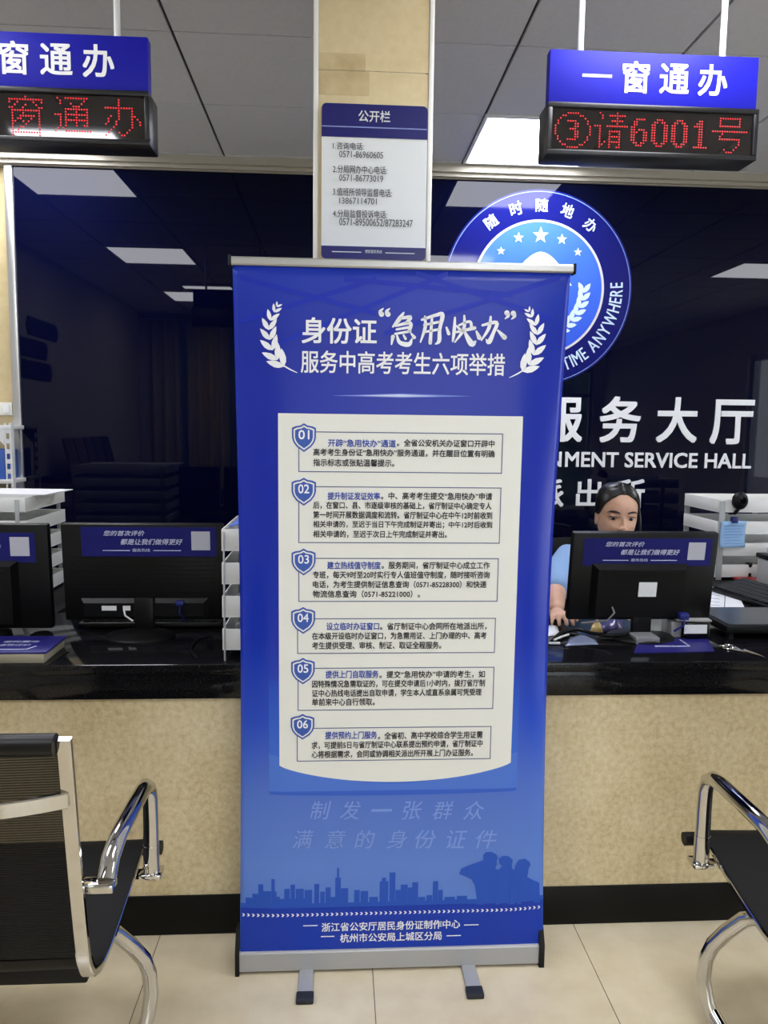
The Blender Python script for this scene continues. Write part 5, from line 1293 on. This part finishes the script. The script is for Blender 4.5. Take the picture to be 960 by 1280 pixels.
for sg in (-1, 1):
    mb = MB(); mb.use(M['eye_white']).ball(hd_(sg * 0.033, -0.0655, 0.0), (0.0135, 0.0115, 0.0068)); e_ = mb.build('eye', M['eye_white'], woman)
    mb = MB(); mb.ball(hd_(sg * 0.033, -0.0735, -0.001), (0.0068, 0.0048, 0.006)); mb.build('iris', M['iris'], e_)
    mb = MB(); mb.tube([hd_(sg * 0.017, -0.0755, 0.006), hd_(sg * 0.026, -0.0795, 0.0105), hd_(sg * 0.036, -0.079, 0.0105), hd_(sg * 0.05, -0.0715, 0.004)], [0.0012, 0.0026, 0.0028, 0.001], 8); mb.build('eyelid', M['brow'], woman)
    mb = MB(); mb.tube([hd_(sg * 0.015, -0.088, 0.0225), hd_(sg * 0.03, -0.0865, 0.0275), hd_(sg * 0.045, -0.078, 0.027), hd_(sg * 0.056, -0.066, 0.021)], [0.0022, 0.0036, 0.003, 0.001], 8); mb.build('eyebrow', M['brow'], woman)
mb = MB(); mb.tube([hd_(-0.022, -0.086, -0.068), hd_(-0.008, -0.0935, -0.066), hd_(0.008, -0.0935, -0.066), hd_(0.022, -0.086, -0.068)], [0.002, 0.005, 0.005, 0.002], 8); mb.build('lips', M['lip'], woman)

# ================================================================== THINGS SEEN MIRRORED IN THE GLASS WALL
def mir(px, py, X=None, Y=None):
    """point of the room whose mirror image in the glass shows at this pixel"""
    r = ray(px, py)
    p = CAMP + r * ((X / r.x) if X is not None else ((2 * YW - Y) / r.y)); return Vector((p.x, 2 * YW - p.y, p.z))
cur = noise_mat('curtain', [(196, 190, 172), (206, 186, 112), (190, 186, 176), (120, 140, 170)], 7, 0.9, detail=0, stretch=(1, 0.01, 0.01))
mb = MB(); mb.grid(lambda u, v: Vector((-2.25 + 1.5 * u, YR + 0.09 + 0.03 * math.sin(70 * u), 0.4 + 2.3 * v)), 120, 2)
o = mb.build('curtain', cur, None, off=(-1.5, YR + 0.09, 0.4)); tag(o, 'striped grey and yellow curtain hanging on the rear wall, mirrored in the glass', 'curtain'); o.modifiers.new('thickness', 'SOLIDIFY').thickness = 0.004
mb = MB(); mb.cyl((-2.35, YR + 0.09, 2.72), (-0.65, YR + 0.09, 2.72), 0.014); simple('curtain_rod', mb, M['alu'], (-1.5, YR + 0.09, 2.72), 'metal rod above the striped curtain on the rear wall', 'rod')
for k, (px, py, lb) in enumerate(((54, 412, 'topmost'), (40, 435, 'middle'), (46, 463, 'lowest'))):
    p = mir(px, py, X=XL + 0.01); mb = MB(); mb.prism([(p.y + a, p.z + b) for a, b in ((-0.34, 0), (-0.3, 0.07), (0.3, 0.07), (0.34, 0), (0.3, -0.07), (-0.3, -0.07))], lambda a, b, h: Vector((h, a, b)), XL, XL + 0.012)
    simple('wall_plaque', mb, M['notice_blue'], (XL, p.y, p.z), 'long blue plaque on the poster wall, %s of three, mirrored in the glass' % lb, 'plaque', 'blue plaques on the poster wall')
ca = mir(40, 570, X=XL + 0.35)
t = empty('cabinet', (XL + 0.22, 1.1, 0), 'low pale cabinet along the poster wall, mirrored in the glass', 'cabinet')
mb = MB(); mb.box(XL + 0.005, 0.3, 0.05, XL + 0.42, 1.9, 0.98, bev=0.005); mb.build('cabinet_body', M['trim_cream'], t)
mb = MB(); mb.box(XL + 0.005, 0.28, 0.98, XL + 0.45, 1.92, 1.02, bev=0.005); mb.build('cabinet_top', M['black_plastic'], t)
for k in range(3):
    y = 0.33 + 0.525 * k; mb = MB(); mb.box(XL + 0.42, y, 0.09, XL + 0.436, y + 0.5, 0.95, bev=0.003); d_ = mb.build('door', M['wall'], t)
    mb = MB(); mb.box(XL + 0.436, y + 0.44, 0.5, XL + 0.45, y + 0.46, 0.62); mb.build('handle', M['alu'], d_)
for k in range(5):
    y = 0.5 + 0.26 * k; t2 = Vector((XL + 0.2, y, 1.02)); mb = MB()
    mb.box(-0.01, -0.11, 0, 0.01, 0.11, 0.32, T=Matrix.Translation(t2) @ Matrix.Rotation(-0.25, 4, 'Y'))
    simple('display_book', mb, mat('book_cover', (70 + 14 * k, 74 + 8 * k, 92), 0.5), t2, 'dark brochure standing on the pale cabinet, %s from the rear wall' % ('first', 'second', 'third', 'fourth', 'fifth')[k], 'brochure', 'brochures on the pale cabinet')
hedge = noise_mat('hedge_leaves', [(30, 52, 26), (70, 100, 50), (120, 140, 80)], 9, 0.8)
mb = MB(); rnd = random.Random(3)
mb.grid(lambda u, v: Vector((3.3 + 3.6 * u, YB - 1.6 - 0.5 * math.sin(PI * v) + 0.12 * math.sin(23 * u + 7 * v) + rnd.uniform(-0.08, 0.08), 0.0 + 2.6 * v)), 40, 30)
o = mb.build('hedge', hedge, None, off=(5.1, YB - 1.6, 0)); tag(o, 'green hedge outside the rear window', 'hedge')
mb = MB().use(mat('paving', (150, 148, 142), 0.9)); mb.box(-8, YB - 12, -0.09, 14, YB - 0.2, -0.02); o = struct(mb, 'ground')
